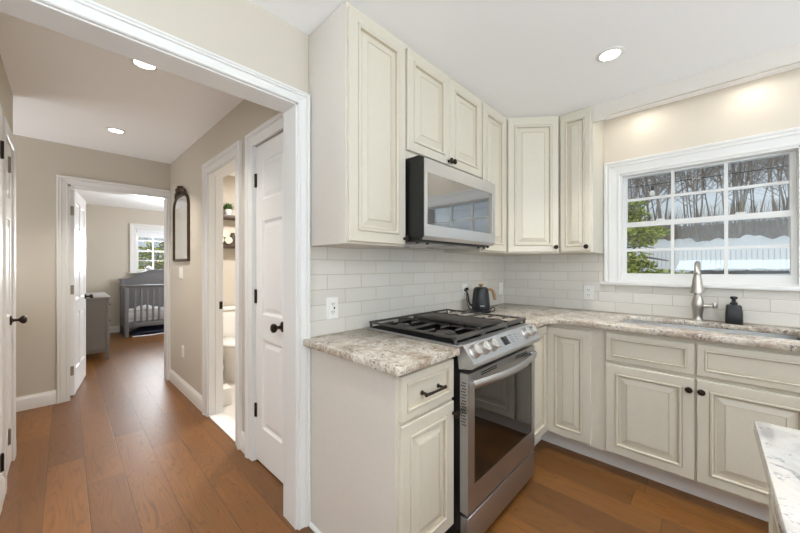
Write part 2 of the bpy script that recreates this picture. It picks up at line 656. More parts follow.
# the rest of the kitchen behind the camera, with two openings added for the fill lights
w = MB()
w.box(-3.4, -2.3, -4.8, -4.68, 0, H)
w.box(1.1, 2.15, -4.8, -4.68, 0, H)
w.box(-2.3, 1.1, -4.8, -4.68, 0, .40)
w.box(-2.3, 1.1, -4.8, -4.68, 2.3, H)
struct(w, 'wall_back', 'wall', smooth=0)
w = MB()
w.box(-3.4, -3.2, -4.68, -3.6, 0, H)
w.box(-3.4, -3.2, -1.0, .006, 0, H)
w.box(-3.4, -3.2, -3.6, -1.0, 0, .5)
w.box(-3.4, -3.2, -3.6, -1.0, 2.2, H)
struct(w, 'wall_left', 'wall', smooth=0)
tag(bx(-3.36, -3.34, -3.6, -1.0, .5, 2.2).build('roller_blind', 'blind', smooth=0), 'added unseen white sheet keeping the sun out of the kitchen side opening', 'blind')  # added sheet, unseen, blocks the sun behind the side fill light

# hall: its walls
PHI = 0.018


def HW(y, z=0.0, d=0.0):
    """point on the hall's door wall at distance y down the hall, d out from its face"""
    return (-0.083 - PHI * (y - .4) - d, y + PHI * d * 0, z)


RZ_H = -PI / 2 + PHI
O_H = HW(2.95)


def hx(y):
    return 2.95 - y


def wall_strip(name, m, openings, x1, th, loc, rz, x0=0.0):
    w = MB()
    x = x0
    for a, b, zt in openings:
        w.box(x, a, 0, th, 0, H)
        w.box(a, b, 0, th, zt, H)
        x = b
    w.box(x, x1, 0, th, 0, H)
    return struct(w, name, m, loc=loc, rz=rz, smooth=0)


wall_strip('wall_hall_right', 'wall', [(hx(1.62), hx(1.0), 2.05), (hx(.715), hx(.265), 2.05)], hx(.128), .105, O_H, RZ_H)
O_L = (-1.188, .128, 0)
wall_strip('wall_hall_left', 'wall', [(.22, 1.035, 2.02), (1.335, 1.71, 2.02)], 1.812, .12, O_L, PI / 2)
struct(bx(-2.5, -1.188, 1.82, 1.94, 0, H), 'wall_passage_near', 'wall', smooth=0)
struct(bx(-2.5, -2.4, 1.94, 2.93, 0, H), 'wall_passage_end', 'wall', smooth=0)
EX0, EX1 = -.925, -.150
w = MB()
w.box(-2.5, EX0, 2.93, 3.05, 0, H)
w.box(EX0, EX1, 2.93, 3.05, 2.04, H)
w.box(EX1, 2.3, 2.93, 3.05, 0, H)
struct(w, 'wall_hall_end', 'wall', smooth=0)
w = MB().sweep_u(EX0, EX1, 2.04, [(o * .86, y + 2.93) for o, y in CASING])
w.box(EX0 - .001, EX0 + .014, 2.925, 3.055, 0, 2.04)
w.box(EX1 - .014, EX1 + .001, 2.925, 3.055, 0, 2.04)
w.box(EX0, EX1, 2.925, 3.055, 2.026, 2.041)
struct(w, 'trim_3', 'trim', smooth=0)

# baseboards
BB = [(0, 0), (-.014, 0), (-.014, .095), (-.010, .106), (-.006, .112), (-.004, .125), (0, .125)]


def baseboard(name, x0, x1, loc, rz):
    return struct(MB().prism([(y, z) for y, z in BB], x0, x1, 'x'), name, 'trim', loc=loc, rz=rz, smooth=30)


baseboard('baseboard_hall_end', -2.4, EX0 - .0757, (0, 2.93, 0), 0)
baseboard('baseboard_hall_right', hx(2.93), hx(1.708), O_H, RZ_H)
baseboard('baseboard_hall_middle', hx(.912), hx(.803), O_H, RZ_H)
baseboard('baseboard_hall_left', 1.780, 1.826, O_L, PI / 2)
baseboard('baseboard_hall_left_piece', 1.123, 1.247, O_L, PI / 2)

# casings and jambs of the hall's doorways
w = MB().sweep_u(hx(1.62), hx(1.0), 2.05, CASING)
w.box(hx(1.62) - .001, hx(1.62) + .014, -.004, .109, 0, 2.05)
w.box(hx(1.0) - .014, hx(1.0) + .001, -.004, .109, 0, 2.05)
w.box(hx(1.62), hx(1.0), -.004, .109, 2.036, 2.051)
w.box(hx(1.62) + .014, hx(1.62) + .025, .045, .075, 0, 2.036)
struct(w, 'trim_4', 'trim', loc=O_H, rz=RZ_H, smooth=0)
w = MB().sweep_u(hx(.715), hx(.265), 2.05, CASING)
w.box(hx(.715) - .001, hx(.715) + .004, 0, .105, 0, 2.05)
w.box(hx(.265) - .004, hx(.265) + .001, 0, .105, 0, 2.05)
struct(w, 'trim_5', 'trim', loc=O_H, rz=RZ_H, smooth=0)
FLAT = [(0, .004), (0, -.010), (.006, -.014), (.070, -.016), (.078, -.013), (.080, .004)]
w = MB().sweep_u(.22, 1.035, 2.02, FLAT)
w.box(.219, .224, 0, .12, 0, 2.02)
w.box(1.031, 1.036, 0, .12, 0, 2.02)
struct(w, 'trim_6', 'trim', loc=O_L, rz=PI / 2, smooth=0)
w = MB().sweep_u(1.335, 1.71, 2.02, FLAT)
w.box(1.334, 1.339, 0, .12, 0, 2.02)
w.box(1.706, 1.711, 0, .12, 0, 2.02)
struct(w, 'trim_7', 'trim', loc=O_L, rz=PI / 2, smooth=0)
struct(bx(hx(1.606), hx(1.014), -.004, .115, 0, .012, bev=.003), 'trim_8', 'marble', loc=O_H, rz=RZ_H)


# panel doors
def door_leaf(w, h, cols, rows, t=.035):
    m = MB()
    xe = [0.0] + [v for c in cols for v in c] + [w]
    for i in range(0, len(xe), 2):
        m.box(xe[i], xe[i + 1], 0, t, 0, h)
    ze = [0.0] + [v for r in rows for v in r] + [h]
    for a, b in cols:
        for i in range(0, len(ze), 2):
            m.box(a, b, 0, t, ze[i], ze[i + 1])
        for c, d in rows:
            m.nest(a, b, c, d, [(0, 0), (.003, .006), (.014, .011), (.020, .011), (.045, .003)])
            m.nest(a, b, c, d, [(0, t), (.003, t - .006), (.014, t - .011), (.020, t - .011), (.045, t - .003)])
    return m


KNOB = [(.030, 0), (.031, .004), (.026, .008), (.012, .011), (.0095, .018), (.0095, .034), (.016, .040), (.0245, .048), (.027, .056), (.0245, .064), (.015, .070), (.0004, .0715)]
M_OUT = Matrix.Rotation(PI / 2, 4, 'X')      # lathe axis z -> -y (towards the viewer of a front)
M_IN = Matrix.Rotation(-PI / 2, 4, 'X')


def hinge_mb(x, z, y=-.004):
    m = MB()
    m.cyl((x, y, z - .045), (x, y, z + .045), .006, seg=8)
    m.box(x - .016, x + .016, y + .001, y + .005, z - .044, z + .044)
    return m


ROWS = lambda h: [(.24, .24 + .56 * h / 2.03), (.24 + .56 * h / 2.03 + .13, h - .48), (h - .38, h - .115)]
d = thing('door_1', None, None, HW(.711, .012, -.012), RZ_H, kind='structure')
tag(d, 'narrow white three-panel closet door with a dark round knob', 'door')
door_leaf(.442, 2.034, [(.092, .35)], [(.225, .79), (.95, 1.545), (1.68, 1.925)]).build('leaf', 'door', d, smooth=0)
kk = MB().lathe(KNOB, (.362, 0, .905), 20, mtx=M_OUT).build('door_knob', 'bronze', d)
for z in (.32, 1.06, 1.815):
    hinge_mb(0, z, -.006).build('hinge', 'bronze', d)
d = thing('door_2', None, None, (-1.186, .128 + 1.340, .010), PI / 2, kind='structure')
tag(d, 'narrow white panelled hall closet door at the hall corner with a dark knob', 'door')
door_leaf(.365, 2.005, [(.075, .29)], [(.225, .79), (.95, 1.545), (1.68, 1.90)]).build('leaf', 'door', d, smooth=0)
MB().lathe(KNOB, (.29, 0, .915), 20, mtx=M_OUT).build('door_knob', 'bronze', d)
for z in (.28, 1.84):
    hinge_mb(-.004, z, -.020).build('hinge', 'hinge', d)
d = thing('door_3', None, None, (-1.186, .128 + .226, .010), PI / 2, kind='structure')
tag(d, 'white panelled door on the hall wall cut by the edge of the photo', 'door')
door_leaf(.805, 2.005, [(.11, .36), (.445, .695)], ROWS(2.005)).build('leaf', 'door', d, smooth=0)
MB().lathe(KNOB, (.06, 0, .915), 20, mtx=M_OUT).build('door_knob', 'bronze', d)
for z in (.26, 1.85):
    hinge_mb(.809, z, -.020).build('hinge', 'bronze', d)
# the open bedroom door
d = thing('door_4', None, None, (EX0 + .043, 3.045, .010), math.radians(82.0), kind='structure')
tag(d, 'white six-panel bedroom door swung open beside the grey dresser', 'door')
door_leaf(.735, 2.01, [(.10, .325), (.41, .635)], ROWS(2.01)).build('leaf', 'door', d, smooth=0)
k = MB().lathe(KNOB, (.675, 0, .915), 20, mtx=M_OUT)
k.lathe(KNOB, (.675, .035, .915), 20, mtx=M_IN)
k.build('door_knob', 'bronze', d)
for z in (.24, 1.03, 1.80):
    m = MB()
    m.box(-.003, .001, .004, .031, z - .045, z + .045)
    m.cyl((-.004, .038, z - .045), (-.004, .038, z + .045), .006, seg=8)
    m.build('hinge', 'hinge', d)
struct(bx(hx(1.62) + .0135, hx(1.62) + .016, .075, .104, .90, .965), 'trim_9', 'bronze', loc=O_H, rz=RZ_H)   # strike plate

# bathroom shell
struct(bx(-.01, 1.45, .96, 2.93, 0, .006), 'floor_bathroom', 'bathtile', smooth=0)
struct(bx(1.45, 1.55, .13, 2.93, 0, H), 'wall_bathroom_right', 'wall', smooth=0)
struct(bx(0.02, 1.45, .86, .96, 0, H), 'wall_bathroom_near', 'wall', smooth=0)
baseboard('baseboard_bathroom', -.02, 1.45, (0, 2.93, 0), 0)

# bedroom shell
BY = 6.80
struct(bx(-1.15, -1.03, 3.05, BY, 0, H), 'wall_bedroom_left', 'wall', smooth=0)
w = MB()
w.box(2.3, 2.42, 3.05, 4.1, 0, H)
w.box(2.3, 2.42, 5.9, BY, 0, H)
w.box(2.3, 2.42, 4.1, 5.9, 0, .7)
w.box(2.3, 2.42, 4.1, 5.9, 2.1, H)
struct(w, 'wall_bedroom_right', 'wall', smooth=0)
BX0, BX1, BZ0, BZ1 = .015, .86, 1.155, 2.035
w = MB()
w.box(-1.15, BX0, BY, BY + .14, 0, H)
w.box(BX1, 2.42, BY, BY + .14, 0, H)
w.box(BX0, BX1, BY, BY + .14, 0, BZ0)
w.box(BX0, BX1, BY, BY + .14, BZ1, H)
struct(w, 'wall_bedroom_back', 'wall', smooth=0)
baseboard('baseboard_bedroom', -1.03, 2.3, (0, BY, 0), 0)
struct(bx(2.16, 2.3, 2.93, 6.95, -.08, 0), 'floor_bedroom_edge', 'wood', smooth=0)


# double-hung windows: local x along the wall, y into it, z up
def window(name, label, loc, rz, x1, z0, z1, cas_w, fr, cols, zmeet, gl0, gl1, gz0, gz1, sill_out=.045, ystep=.03, ear=.03):
    t = thing(name, None, None, loc, rz, kind='structure')
    tag(t, label, 'window')
    m = MB()
    k = cas_w / .088
    prof = [(o * k, y) for o, y in CASING]
    m.sweep_u(0, x1, z1, prof, z0)
    m.build('window_casing', 'trim', t, smooth=0)
    m = MB()
    m.box(-cas_w - ear, x1 + cas_w + ear, -sill_out, .02, z0 - .026, z0, bev=.007)
    m.build('window_stool', 'trim', t)
    m = MB()                                      # frame lining the opening
    dd = .14
    m.box(-.001, fr, -.008, dd, z0, z1)
    m.box(x1 - fr, x1 + .001, -.008, dd, z0, z1)
    m.box(0, x1, -.008, dd, z1 - fr, z1 + .001)
    m.box(0, x1, 0, dd, z0 - .001, z0 + .012)
    m.build('window_frame', 'trim', t, smooth=0)
    for nm, za, zb, ga, gb, yy in (('lower_sash', z0 + .012, zmeet + .018, gz0, zmeet - .018, .030), ('upper_sash', zmeet - .016, z1 - fr, zmeet + .020, gz1, .030 + ystep)):
        m = MB()
        th = .028
        m.box(fr, gl0, yy, yy + th, za, zb)
        m.box(gl1, x1 - fr, yy, yy + th, za, zb)
        m.box(gl0, gl1, yy, yy + th, za, ga)
        m.box(gl0, gl1, yy, yy + th, gb, zb)
        mw = .009
        for i in range(1, cols):
            x = gl0 + (gl1 - gl0) * i / cols
            m.box(x - mw, x + mw, yy + .004, yy + .024, ga, gb)
        zc = (ga + gb) / 2
        m.box(gl0, gl1, yy + .0048, yy + .0232, zc - mw, zc + mw)
        so = m.build(nm, 'trim', t, smooth=0)
        bx(gl0, gl1, yy + .012, yy + .015, ga, gb).build('window_pane', 'pane', so, smooth=0)
        if nm == 'lower_sash':
            m = MB()
            for x in ((gl0 + gl1) / 2 - .2, (gl0 + gl1) / 2 + .2):
                m.box(x - .025, x + .025, yy + .002, yy + .026, zb, zb + .012, bev=.003)
            m.build('sash_lock', 'trim', so)
    return t


window('window_1', 'white double-hung window above the kitchen sink looking onto snow', (1.999, WY1, 0), -PI / 2, WY1 - WY0, 1.150, WZ1, .105, .012, 3, 1.582, .036, .838, 1.215, 1.945, ear=.022)
bw = window('window_2', 'small white bedroom window above the grey crib', (BX0, BY, 0), 0, BX1 - BX0, BZ0, BZ1, .082, .02, 3, 1.585, .058, .787, 1.21, 1.99)
m = MB()
m.cyl((BX0 + .025, BY + .012, 1.985), (BX1 - .025, BY + .012, 1.985), .028, seg=16)
m.box(BX0 + .025, BX1 - .025, BY + .016, BY + .020, 1.868, 1.985)
m.box(BX0 + .025, BX1 - .025, BY + .012, BY + .024, 1.860, 1.872)
tag(m.build('roller_blind', 'blind'), 'white roller blind rolled up at the top of the bedroom window', 'blind')


# ------------------------------------------------------------------ cabinets
def door_prof(s=1.0, raise_in=True):
    p = [(0, 0), (0, -.017), (.003, -.020), (.046 * s, -.020), (.0472 * s, -.0172, 1), (.0495 * s, -.0172, 1), (.051 * s, -.0235), (.058 * s, -.0245), (.0625 * s, -.020), (.064 * s, -.011, 1), (.0685 * s, -.010, 1)]
    if raise_in:
        p += [(.075 * s, -.010), (.102 * s, -.0180), (.1032 * s, -.0162, 1), (.1056 * s, -.0162, 1), (.107 * s, -.0186)]
    return p


def cab_door(parent, name, x0, x1, z0, z1, s=1.0, raised=True):
    m = MB()
    p = [(a[0], a[1], a[2] if len(a) > 2 else 0) for a in door_prof(s, raised)]
    r = m.nest(x0, x1, z0, z1, p)
    m.bm.faces.new(r[0])
    return m.build(name, ['cab', 'glaze'], parent, smooth=0)


CKNOB = [(.008, 0), (.008, .002), (.0055, .005), (.0055, .012), (.011, .017), (.0155, .021), (.0165, .025), (.014, .029), (.007, .031), (.0004, .0312)]


def cab_knob(parent, x, z, sy=1.0):
    return MB().lathe(CKNOB, (x, -.020, z), 16, mtx=M_OUT).build('knob', 'bronze', parent)


UZ0, UZ1 = 1.367, 2.413
UY = -.298
# upper cabinet against the opening
c = thing('upper_cabinet', 'tall cream wall cabinet beside the hall opening with an exposed side', 'cabinet', (-.107, UY, UZ0))
bx(0, .369, 0, .300, 0, UZ1 - UZ0, bev=.001).build('body', 'cabside', c)
bx(0.001, .368, -.003, .001, .002, UZ1 - UZ0).build('face_frame', 'cab', c)
dd = cab_door(c, 'cabinet_door', .008, .362, .010, 1.020)
cab_knob(dd, .350, .040)
# over the microwave
c = thing('upper_cabinet', 'short cream two-door cabinet above the microwave', 'cabinet', (.262, UY, 1.826))
bx(0, .758, 0, .300, 0, UZ1 - 1.826, bev=.001).build('body', 'cab', c)
dd = cab_door(c, 'cabinet_door', .008, .378, .040, UZ1 - 1.826 - .026)
cab_knob(dd, .363, .062)
dd = cab_door(c, 'cabinet_door', .382, .750, .040, UZ1 - 1.826 - .026)
cab_knob(dd, .397, .062)
# between microwave and corner
c = thing('upper_cabinet', 'tall cream wall cabinet between the microwave and the corner cabinet', 'cabinet', (1.02, UY, UZ0))
bx(0, .386, 0, .300, 0, UZ1 - UZ0, bev=.001).build('body', 'cab', c)
dd = cab_door(c, 'cabinet_door', .010, .352, .010, 1.020)
cab_knob(dd, .026, .040)
# diagonal corner cabinet
P0, P1 = Vector((1.408, -.300)), Vector((1.664, -.600))
dv = (P1 - P0)
ang = math.atan2(dv.y, dv.x)
c = thing('corner_cabinet', 'cream wall cabinet set diagonally in the corner', 'cabinet', (P0.x, P0.y, UZ0), ang)
inv = Matrix.Rotation(-ang, 2)
poly = [tuple(inv @ (Vector(q) - P0)) for q in ((1.408, -.300), (1.664, -.600), (1.989, -.600), (1.989, -.002), (1.408, -.002))]
MB().prism(poly, 0, UZ1 - UZ0, 'z').build('body', 'cab', c, smooth=20)
dw = dv.length
dd = cab_door(c, 'cabinet_door', .010, dw - .010, .010, 1.022)
cab_knob(dd, dw - .038, .046)
# beside the window
c = thing('upper_cabinet', 'narrow cream wall cabinet between the corner cabinet and the window', 'cabinet', (1.664, -.603, UZ0), -PI / 2)
bx(0, .226, 0, .334, 0, UZ1 - UZ0, bev=.001).build('body', 'cab', c)
dd = cab_door(c, 'cabinet_door', .014, .213, .010, 1.012, .72)
cab_knob(dd, .192, .042)
# valance across the window
vp = [(0, H - .001), (0, 2.294), (.075, 2.294), (.078, 2.303), (.085, 2.306), (.090, 2.314), (.100, 2.318), (1.10, 2.318), (1.11, 2.314), (1.115, 2.306), (1.122, 2.303), (1.125, 2.294), (1.20, 2.294), (1.20, H - .001)]
m = MB().prism(vp, 0, .019, 'y')
tag(m.build('window_valance', 'cabside', loc=(1.664, -.831, 0), rz=-PI / 2, smooth=20), 'long cream valance board with scooped ends below the ceiling over the window', 'valance')  # shade put into its colour: greyer paint than the cabinet fronts

BZB, BZT = .118, .880


def toe(parent, x0, x1, y):
    return bx(x0, x1, y, y + .016, 0, .125).build('toe_kick', 'kick', parent)


# base cabinet left of the range
c = thing('base_cabinet', 'cream base cabinet with one drawer and door between the opening and the range', 'cabinet', (-.107, -.603, 0))
m = bx(0, .352, 0, .600, BZB, BZT, bev=.001)
m.build('body', 'cab', c)
bx(-.0015, .018, .0005, .600, 0, BZT - .0005).build('side_panel', 'cabside', c, smooth=0)
bx(.0015, .351, -.003, .001, BZB + .001, BZT).build('face_frame', 'cab', c)
toe(c, .02, .352, .07)
dr = cab_door(c, 'drawer', .012, .344, .695, .862, .62, False)
m = MB()
for x in (.134, .238):
    m.cyl((x, -.012, .772), (x, -.044, .772), .0055, seg=10)
    m.lathe([(.009, 0), (.009, .003), (.006, .006)], (x, -.013, .772), 12, mtx=M_OUT)
m.tube([(.122, -.044, .772), (.15, -.046, .772), (.186, -.047, .772), (.222, -.046, .772), (.250, -.044, .772)], [.0075, .006, .005, .006, .0075], 10)
m.build('pull', 'bronze', dr)
dd = cab_door(c, 'cabinet_door', .012, .344, .140, .680)
cab_knob(dd, .336, .628)
m = MB().prism([(0, 0), (.012, 0), (.011, .008), (.006, .014), (0, .017)], 0, .58, 'x')
tag(m.build('shoe_moulding', 'trim', loc=(-.1087, -.596, 0), rz=PI / 2, smooth=30), 'thin white shoe moulding along the base cabinet side panel', 'moulding')

# blind corner base cabinet
c = thing('corner_base_cabinet', 'cream corner base cabinet with two doors meeting right of the range', 'cabinet', (0, 0, 0))
XF, YF = 1.382, -.603
m = MB()
m.prism([(1.004, -.002), (1.004, YF), (XF, YF), (XF, -.9598), (1.988, -.9598), (1.988, -.002)], BZB, BZT, 'z')
m.build('body', 'cab', c, smooth=20)
m = MB()
m.box(1.004, 1.473 + .016, -.540, -.524, 0, .125)
m.box(1.473, 1.489, -.9598, -.5405, 0, .125)
m.build('toe_kick', 'kick', c)
o = cab_door(c, 'cabinet_door', 0, .352, .135, .862)
o.location = (1.012, YF, 0)
o = cab_door(c, 'cabinet_door', 0, .262, .135, .852, .95)
o.location = (XF, -.622, 0)
o.rotation_euler = (0, 0, -PI / 2)

# sink base cabinet
c = thing('sink_base_cabinet', 'cream two-door base cabinet below the sink with false drawer fronts', 'cabinet', (XF, -.960, 0), -PI / 2)
SW = .836
m = MB()
m.box(0.0005, .018, .018, .605, BZB + .0005, BZT)
m.box(SW - .018, SW - .0005, .018, .605, BZB + .0005, BZT)
m.box(.018, SW - .018, .585, .605, BZB + .018, BZT)
m.box(.018, SW - .018, .018, .605, BZB + .0005, BZB + .018)
m.box(0, SW, 0, .018, BZB, BZT)
m.build('body', 'cab', c, smooth=0)
toe(c, 0, SW, .091)
for a, b in ((.008, .410), (.420, .828)):
    cab_door(c, 'false_drawer_front', a, b, .692, .860, .62, False)
dd = cab_door(c, 'cabinet_door', .008, .410, .135, .670)
cab_knob(dd, .389, .614)
dd = cab_door(c, 'cabinet_door', .420, .828, .135, .670)
cab_knob(dd, .438, .614)
c = thing('base_cabinet', 'cream base cabinet past the sink, mostly hidden by the island', 'cabinet', (XF, -1.798, 0), -PI / 2)
bx(0, .70, 0, .605, BZB, BZT, bev=.001).build('body', 'cab', c)
toe(c, 0, .70, .091)
cab_door(c, 'drawer', .008, .692, .692, .860, .62, False)
dd = cab_door(c, 'cabinet_door', .008, .692, .135, .670)
cab_knob(dd, .03, .614)

# worktops
CT0, CT1 = .882, .914
tag(bx(-.145, .247, -.650, -.001, CT0, CT1, bev=.004).build('worktop', 'granite'), 'short beige granite worktop left of the range', 'worktop')
SK = (1.497, 1.864, -1.778, -1.006)      # sink cut-out x0 x1 y0 y1
m = MB()
outer = [(1.003, -.001), (1.003, -.650), (1.290, -.650), (1.338, -.698), (1.338, -2.50), (1.990, -2.50), (1.990, -.001)]
inner = [(SK[0], SK[3]), (SK[0], SK[2]), (SK[1], SK[2]), (SK[1], SK[3])]


def slab_with_hole(m, outer, x0, x1, y0, y1, za, zb):
    # built of plain pieces around the hole that share the same stone
    xs_ = [1.338, x0, x1, 1.990]
    ys_ = [-2.50, y0, y1, -.698]
    for z, flip in ((zb, False), (za, True)):
        for i in range(3):
            for j in range(3):
                if i == 1 and j == 1:
                    continue
                q = [(xs_[i], ys_[j], z), (xs_[i + 1], ys_[j], z), (xs_[i + 1], ys_[j + 1], z), (xs_[i], ys_[j + 1], z)]
                m.bm.faces.new(m.ring(q))
        q = [(1.003, -.001), (1.003, -.650), (1.290, -.650), (1.338, -.698), (x0, -.698), (x1, -.698), (1.990, -.698), (1.990, -.001)]
        m.bm.faces.new(m.ring([(a, b, z) for a, b in q]))
    def side(pts):
        for (a, b), (c, d) in zip(pts, pts[1:] + pts[:1]):
            m.bm.faces.new(m.ring([(a, b, za), (c, d, za), (c, d, zb), (a, b, zb)]))
    side([(1.003, -.001), (1.003, -.650), (1.290, -.650), (1.338, -.698), (1.338, y1), (1.338, y0), (1.338, -2.50), (x0, -2.5), (x1, -2.5), (1.990, -2.50), (1.990, y0), (1.990, y1), (1.990, -.698), (1.990, -.001)])
    side([(x0, y1), (x0, y0), (x1, y0), (x1, y1)])
    bmesh.ops.remove_doubles(m.bm, verts=m.bm.verts[:], dist=1e-5)


slab_with_hole(m, outer, *SK, CT0, CT1)
bmesh.ops.recalc_face_normals(m.bm, faces=m.bm.faces[:])
es = [e for e in m.bm.edges if len(e.link_faces) == 2 and e.calc_face_angle(0) > 1.2]
bmesh.ops.bevel(m.bm, geom=es, offset=.004, segments=2, affect='EDGES', profile=0.5)
for f_ in m.bm.faces:
    if f_.calc_area() > .004:
        m.flat.append(f_)
tag(m.build('worktop', 'granite'), 'L-shaped beige granite worktop running under the window with the sink cut-out', 'worktop')

# sink
s = thing('kitchen_sink', 'undermounted stainless steel sink below the window', 'sink', (SK[0], SK[2], .68))
sw_, sl_ = SK[1] - SK[0], SK[3] - SK[2]
m = MB()
t_ = .012
m.box(-t_, sw_ + t_, -t_, sl_ + t_, 0, .004)
m.box(-t_, 0, -t_, sl_ + t_, 0, .201)
m.box(sw_, sw_ + t_, -t_, sl_ + t_, 0, .201)
m.box(-t_, sw_ + t_, -t_, 0, 0, .201)
m.box(-t_, sw_ + t_, sl_, sl_ + t_, 0, .201)
m.build('basin', 'sinksteel', s, smooth=0)
MB().lathe([(.055, 0), (.055, .003), (.045, .004), (.03, .001), (.0004, .001)], (sw_ / 2, sl_ / 2, .004), 24).build('drain', 'nickel', s)

# faucet
f = thing('kitchen_faucet', 'brushed nickel pull-down faucet behind the sink', 'faucet', (1.918, -1.372, .914))
MB().lathe([(.031, 0), (.031, .004), (.027, .008), (.024, .014), (.023, .03), (.026, .06), (.031, .092), (.032, .110), (.028, .135), (.020, .158), (.015, .168), (.018, .171), (.018, .178), (.014, .182), (.0004, .182)], seg=28).build('faucet_body', 'nickel', f)
pts = [(0, 0, .178), (0, 0, .29)]
for k in range(1, 10):
    a = PI * k / 9
    pts.append((-.085 + .085 * math.cos(a), 0, .29 + .085 * math.sin(a)))
pts.append((-.172, -.001, .272))
MB().tube(pts, [.013] * len(pts), 16, up=(0, 1, 0)).build('spout', 'nickel', f)
MB().lathe([(.0155, .068), (.018, .060), (.018, .05), (.0165, .045), (.021, .02), (.0255, -.02), (.0300, -.055), (.0315, -.06), (.0315, -.066), (.027, -.068), (.0004, -.068)], (-.172, -.001, .258), 24).build('spray_head', 'nickel', f)
m = MB()
m.tube([(0, -.018, .098), (0, -.05, .100), (0, -.074, .104)], [.014, .012, .011], 14)
m.lathe([(.0004, -.018), (.011, -.015), (.015, 0), (.011, .015), (.0004, .018)], (0, -.078, .105), 14)
m.build('lever_handle', 'nickel', f)

# soap dispenser
s = thing('soap_dispenser', 'matte black soap dispenser on the worktop by the faucet', 'soap dispenser', (1.922, -1.536, .914))
m = MB()
prof = [(.037, .0), (.039, .004), (.038, .05), (.0345, .108), (.032, .114), (.018, .116)]
rings = []
for r, z in prof:
    ring = []
    for k in range(32):
        a = 2 * PI * k / 32
        cx_, sy_ = math.cos(a), math.sin(a)
        q = 0.35
        ring.append((r * math.copysign(abs(cx_) ** q, cx_), r * math.copysign(abs(sy_) ** q, sy_), z))
    rings.append(m.ring(ring))
m.skin(rings)
m.build('bottle', 'soap', s, smooth=30)
m = MB().lathe([(.017, .118), (.017, .130), (.011, .133), (.009, .148), (.015, .152), (.017, .158), (.016, .166), (.010, .168), (.0004, .168)], seg=20)
m.tube([(0, 0, .160), (-.02, 0, .160), (-.034, 0, .155)], [.007, .006, .005], 10)
m.build('pump', 'soap', s)


# ------------------------------------------------------------------ the range
RX = .258
R = thing('gas_range', 'stainless steel gas range with a dark oven window between the base cabinets', 'range', (RX, -.680, 0))
RW = .730
bx(.004, RW - .004, .040, .655, .045, .895).build('body', 'black', R, smooth=0)
for x in (.05, RW - .05):
    for y in (.08, .58):
        MB().cyl((x, y, 0), (x, y, .05), .018, .022, 12).build('foot', 'black', R)
bx(0, RW, 0, .040, .034, .176, bev=.005).build('storage_drawer', 'steel', R)
# oven door: frame of four rails round the glass
do = thing('oven_door', None, None)
do.parent = R
m = MB()
DZ0, DZ1 = .190, .800
wx0, wx1, wz0, wz1 = .055, RW - .045, .305, .732
m.nest(0, RW, DZ0, DZ1, [(0, .042), (0, .006), (.004, .001), (.006, 0)], fill=False)
m.bm.free()
m = MB()
for a in ((0, wx0, DZ0, DZ1), (wx1, RW, DZ0, DZ1), (wx0, wx1, DZ0, wz0), (wx0, wx1, wz1, DZ1)):
    m.box(a[0], a[1], 0, .040, a[2], a[3])
for i in range(15):
    z = .575 + i * .013
    for y in (.009, .017, .025):
        m.box(-.0008, .0005, y + (i % 2) * .004, y + .005 + (i % 2) * .004, z, z + .006, mi=1)
for x0 in (.11, .47):
    for i in range(2):
        m.box(x0, x0 + .15, -.0008, .0005, .772 + i * .010, .777 + i * .010, mi=1)
m.build('door_frame', ['steel', 'slot'], do, smooth=0)
m = MB()
m.nest(wx0, wx1, wz0, wz1, [(0, 0), (.002, .0015), (.004, .002)])
m.build('oven_window', 'darkglass', do, smooth=0)
m = MB()
n_ = 24
pts = []
for i in range(n_ + 1):
    u = i / n_
    x = .012 + (RW - .046) * u
    pts.append((x, -.018 - .040 * math.sin(PI * u), .757))
m.tube(pts, .0175, 12, flat=.6)
for x in (.022, RW - .044):
    m.box(x - .014, x + .014, -.024, .002, .743, .771, bev=.004)
m.build('door_handle', 'steel', do)
# control panel, slanted
m = MB().prism([(.060, .926), (.024, .922), (-.026, .858), (-.031, .850), (-.031, .836), (-.020, .826), (.045, .815)], -.001, RW + .001, 'x')
face_o = Vector((0, (.024 - .026) / 2, (.922 + .858) / 2))
up_ = Vector((0, .050, .064)).normalized()
nrm = Vector((0, -.064, .050)).normalized()
Mk = Matrix((Vector((1, 0, 0)), up_, nrm)).transposed().to_4x4()
for x, u, a, b in ((.272, -.02, .012, .0015), (.272, -.005, .010, .0015), (.42, .018, .02, .0015), (.42, .006, .016, .0012), (.42, -.006, .018, .0012), (.42, -.018, .014, .0012), (.475, .015, .012, .0012), (.475, .002, .014, .0012), (.475, -.012, .012, .0012), (.52, .010, .010, .0012), (.52, -.004, .010, .0012)):
    m.box(-a, a, u - b, u + b, -.001, .0006, mi=1, mtx=Matrix.Translation((x, face_o.y, face_o.z)) @ Mk)
cp = m.build('control_panel', ['panel_face', 'mark_d'], R, smooth=20)
for x in (.046, .126, .206, .588, .672):
    k = MB().lathe([(.030, 0), (.031, .004), (.028, .007), (.0265, .012), (.0265, .026), (.024, .031), (.018, .032), (.0004, .0325)], (x, face_o.y, face_o.z), 28, mtx=Mk)
    k.box(-.0035, .0035, -.024, .024, .031, .037, bev=.0015, mtx=Matrix.Translation((x, face_o.y, face_o.z)) @ Mk)
    k.build('burner_knob', 'knobsteel', cp)
m = MB()
m.box(-.030, .030, -.022, .022, -.001, .002, bev=.001, mtx=Matrix.Translation((.350, face_o.y, face_o.z)) @ Mk)
m.build('clock_display', 'display', cp)
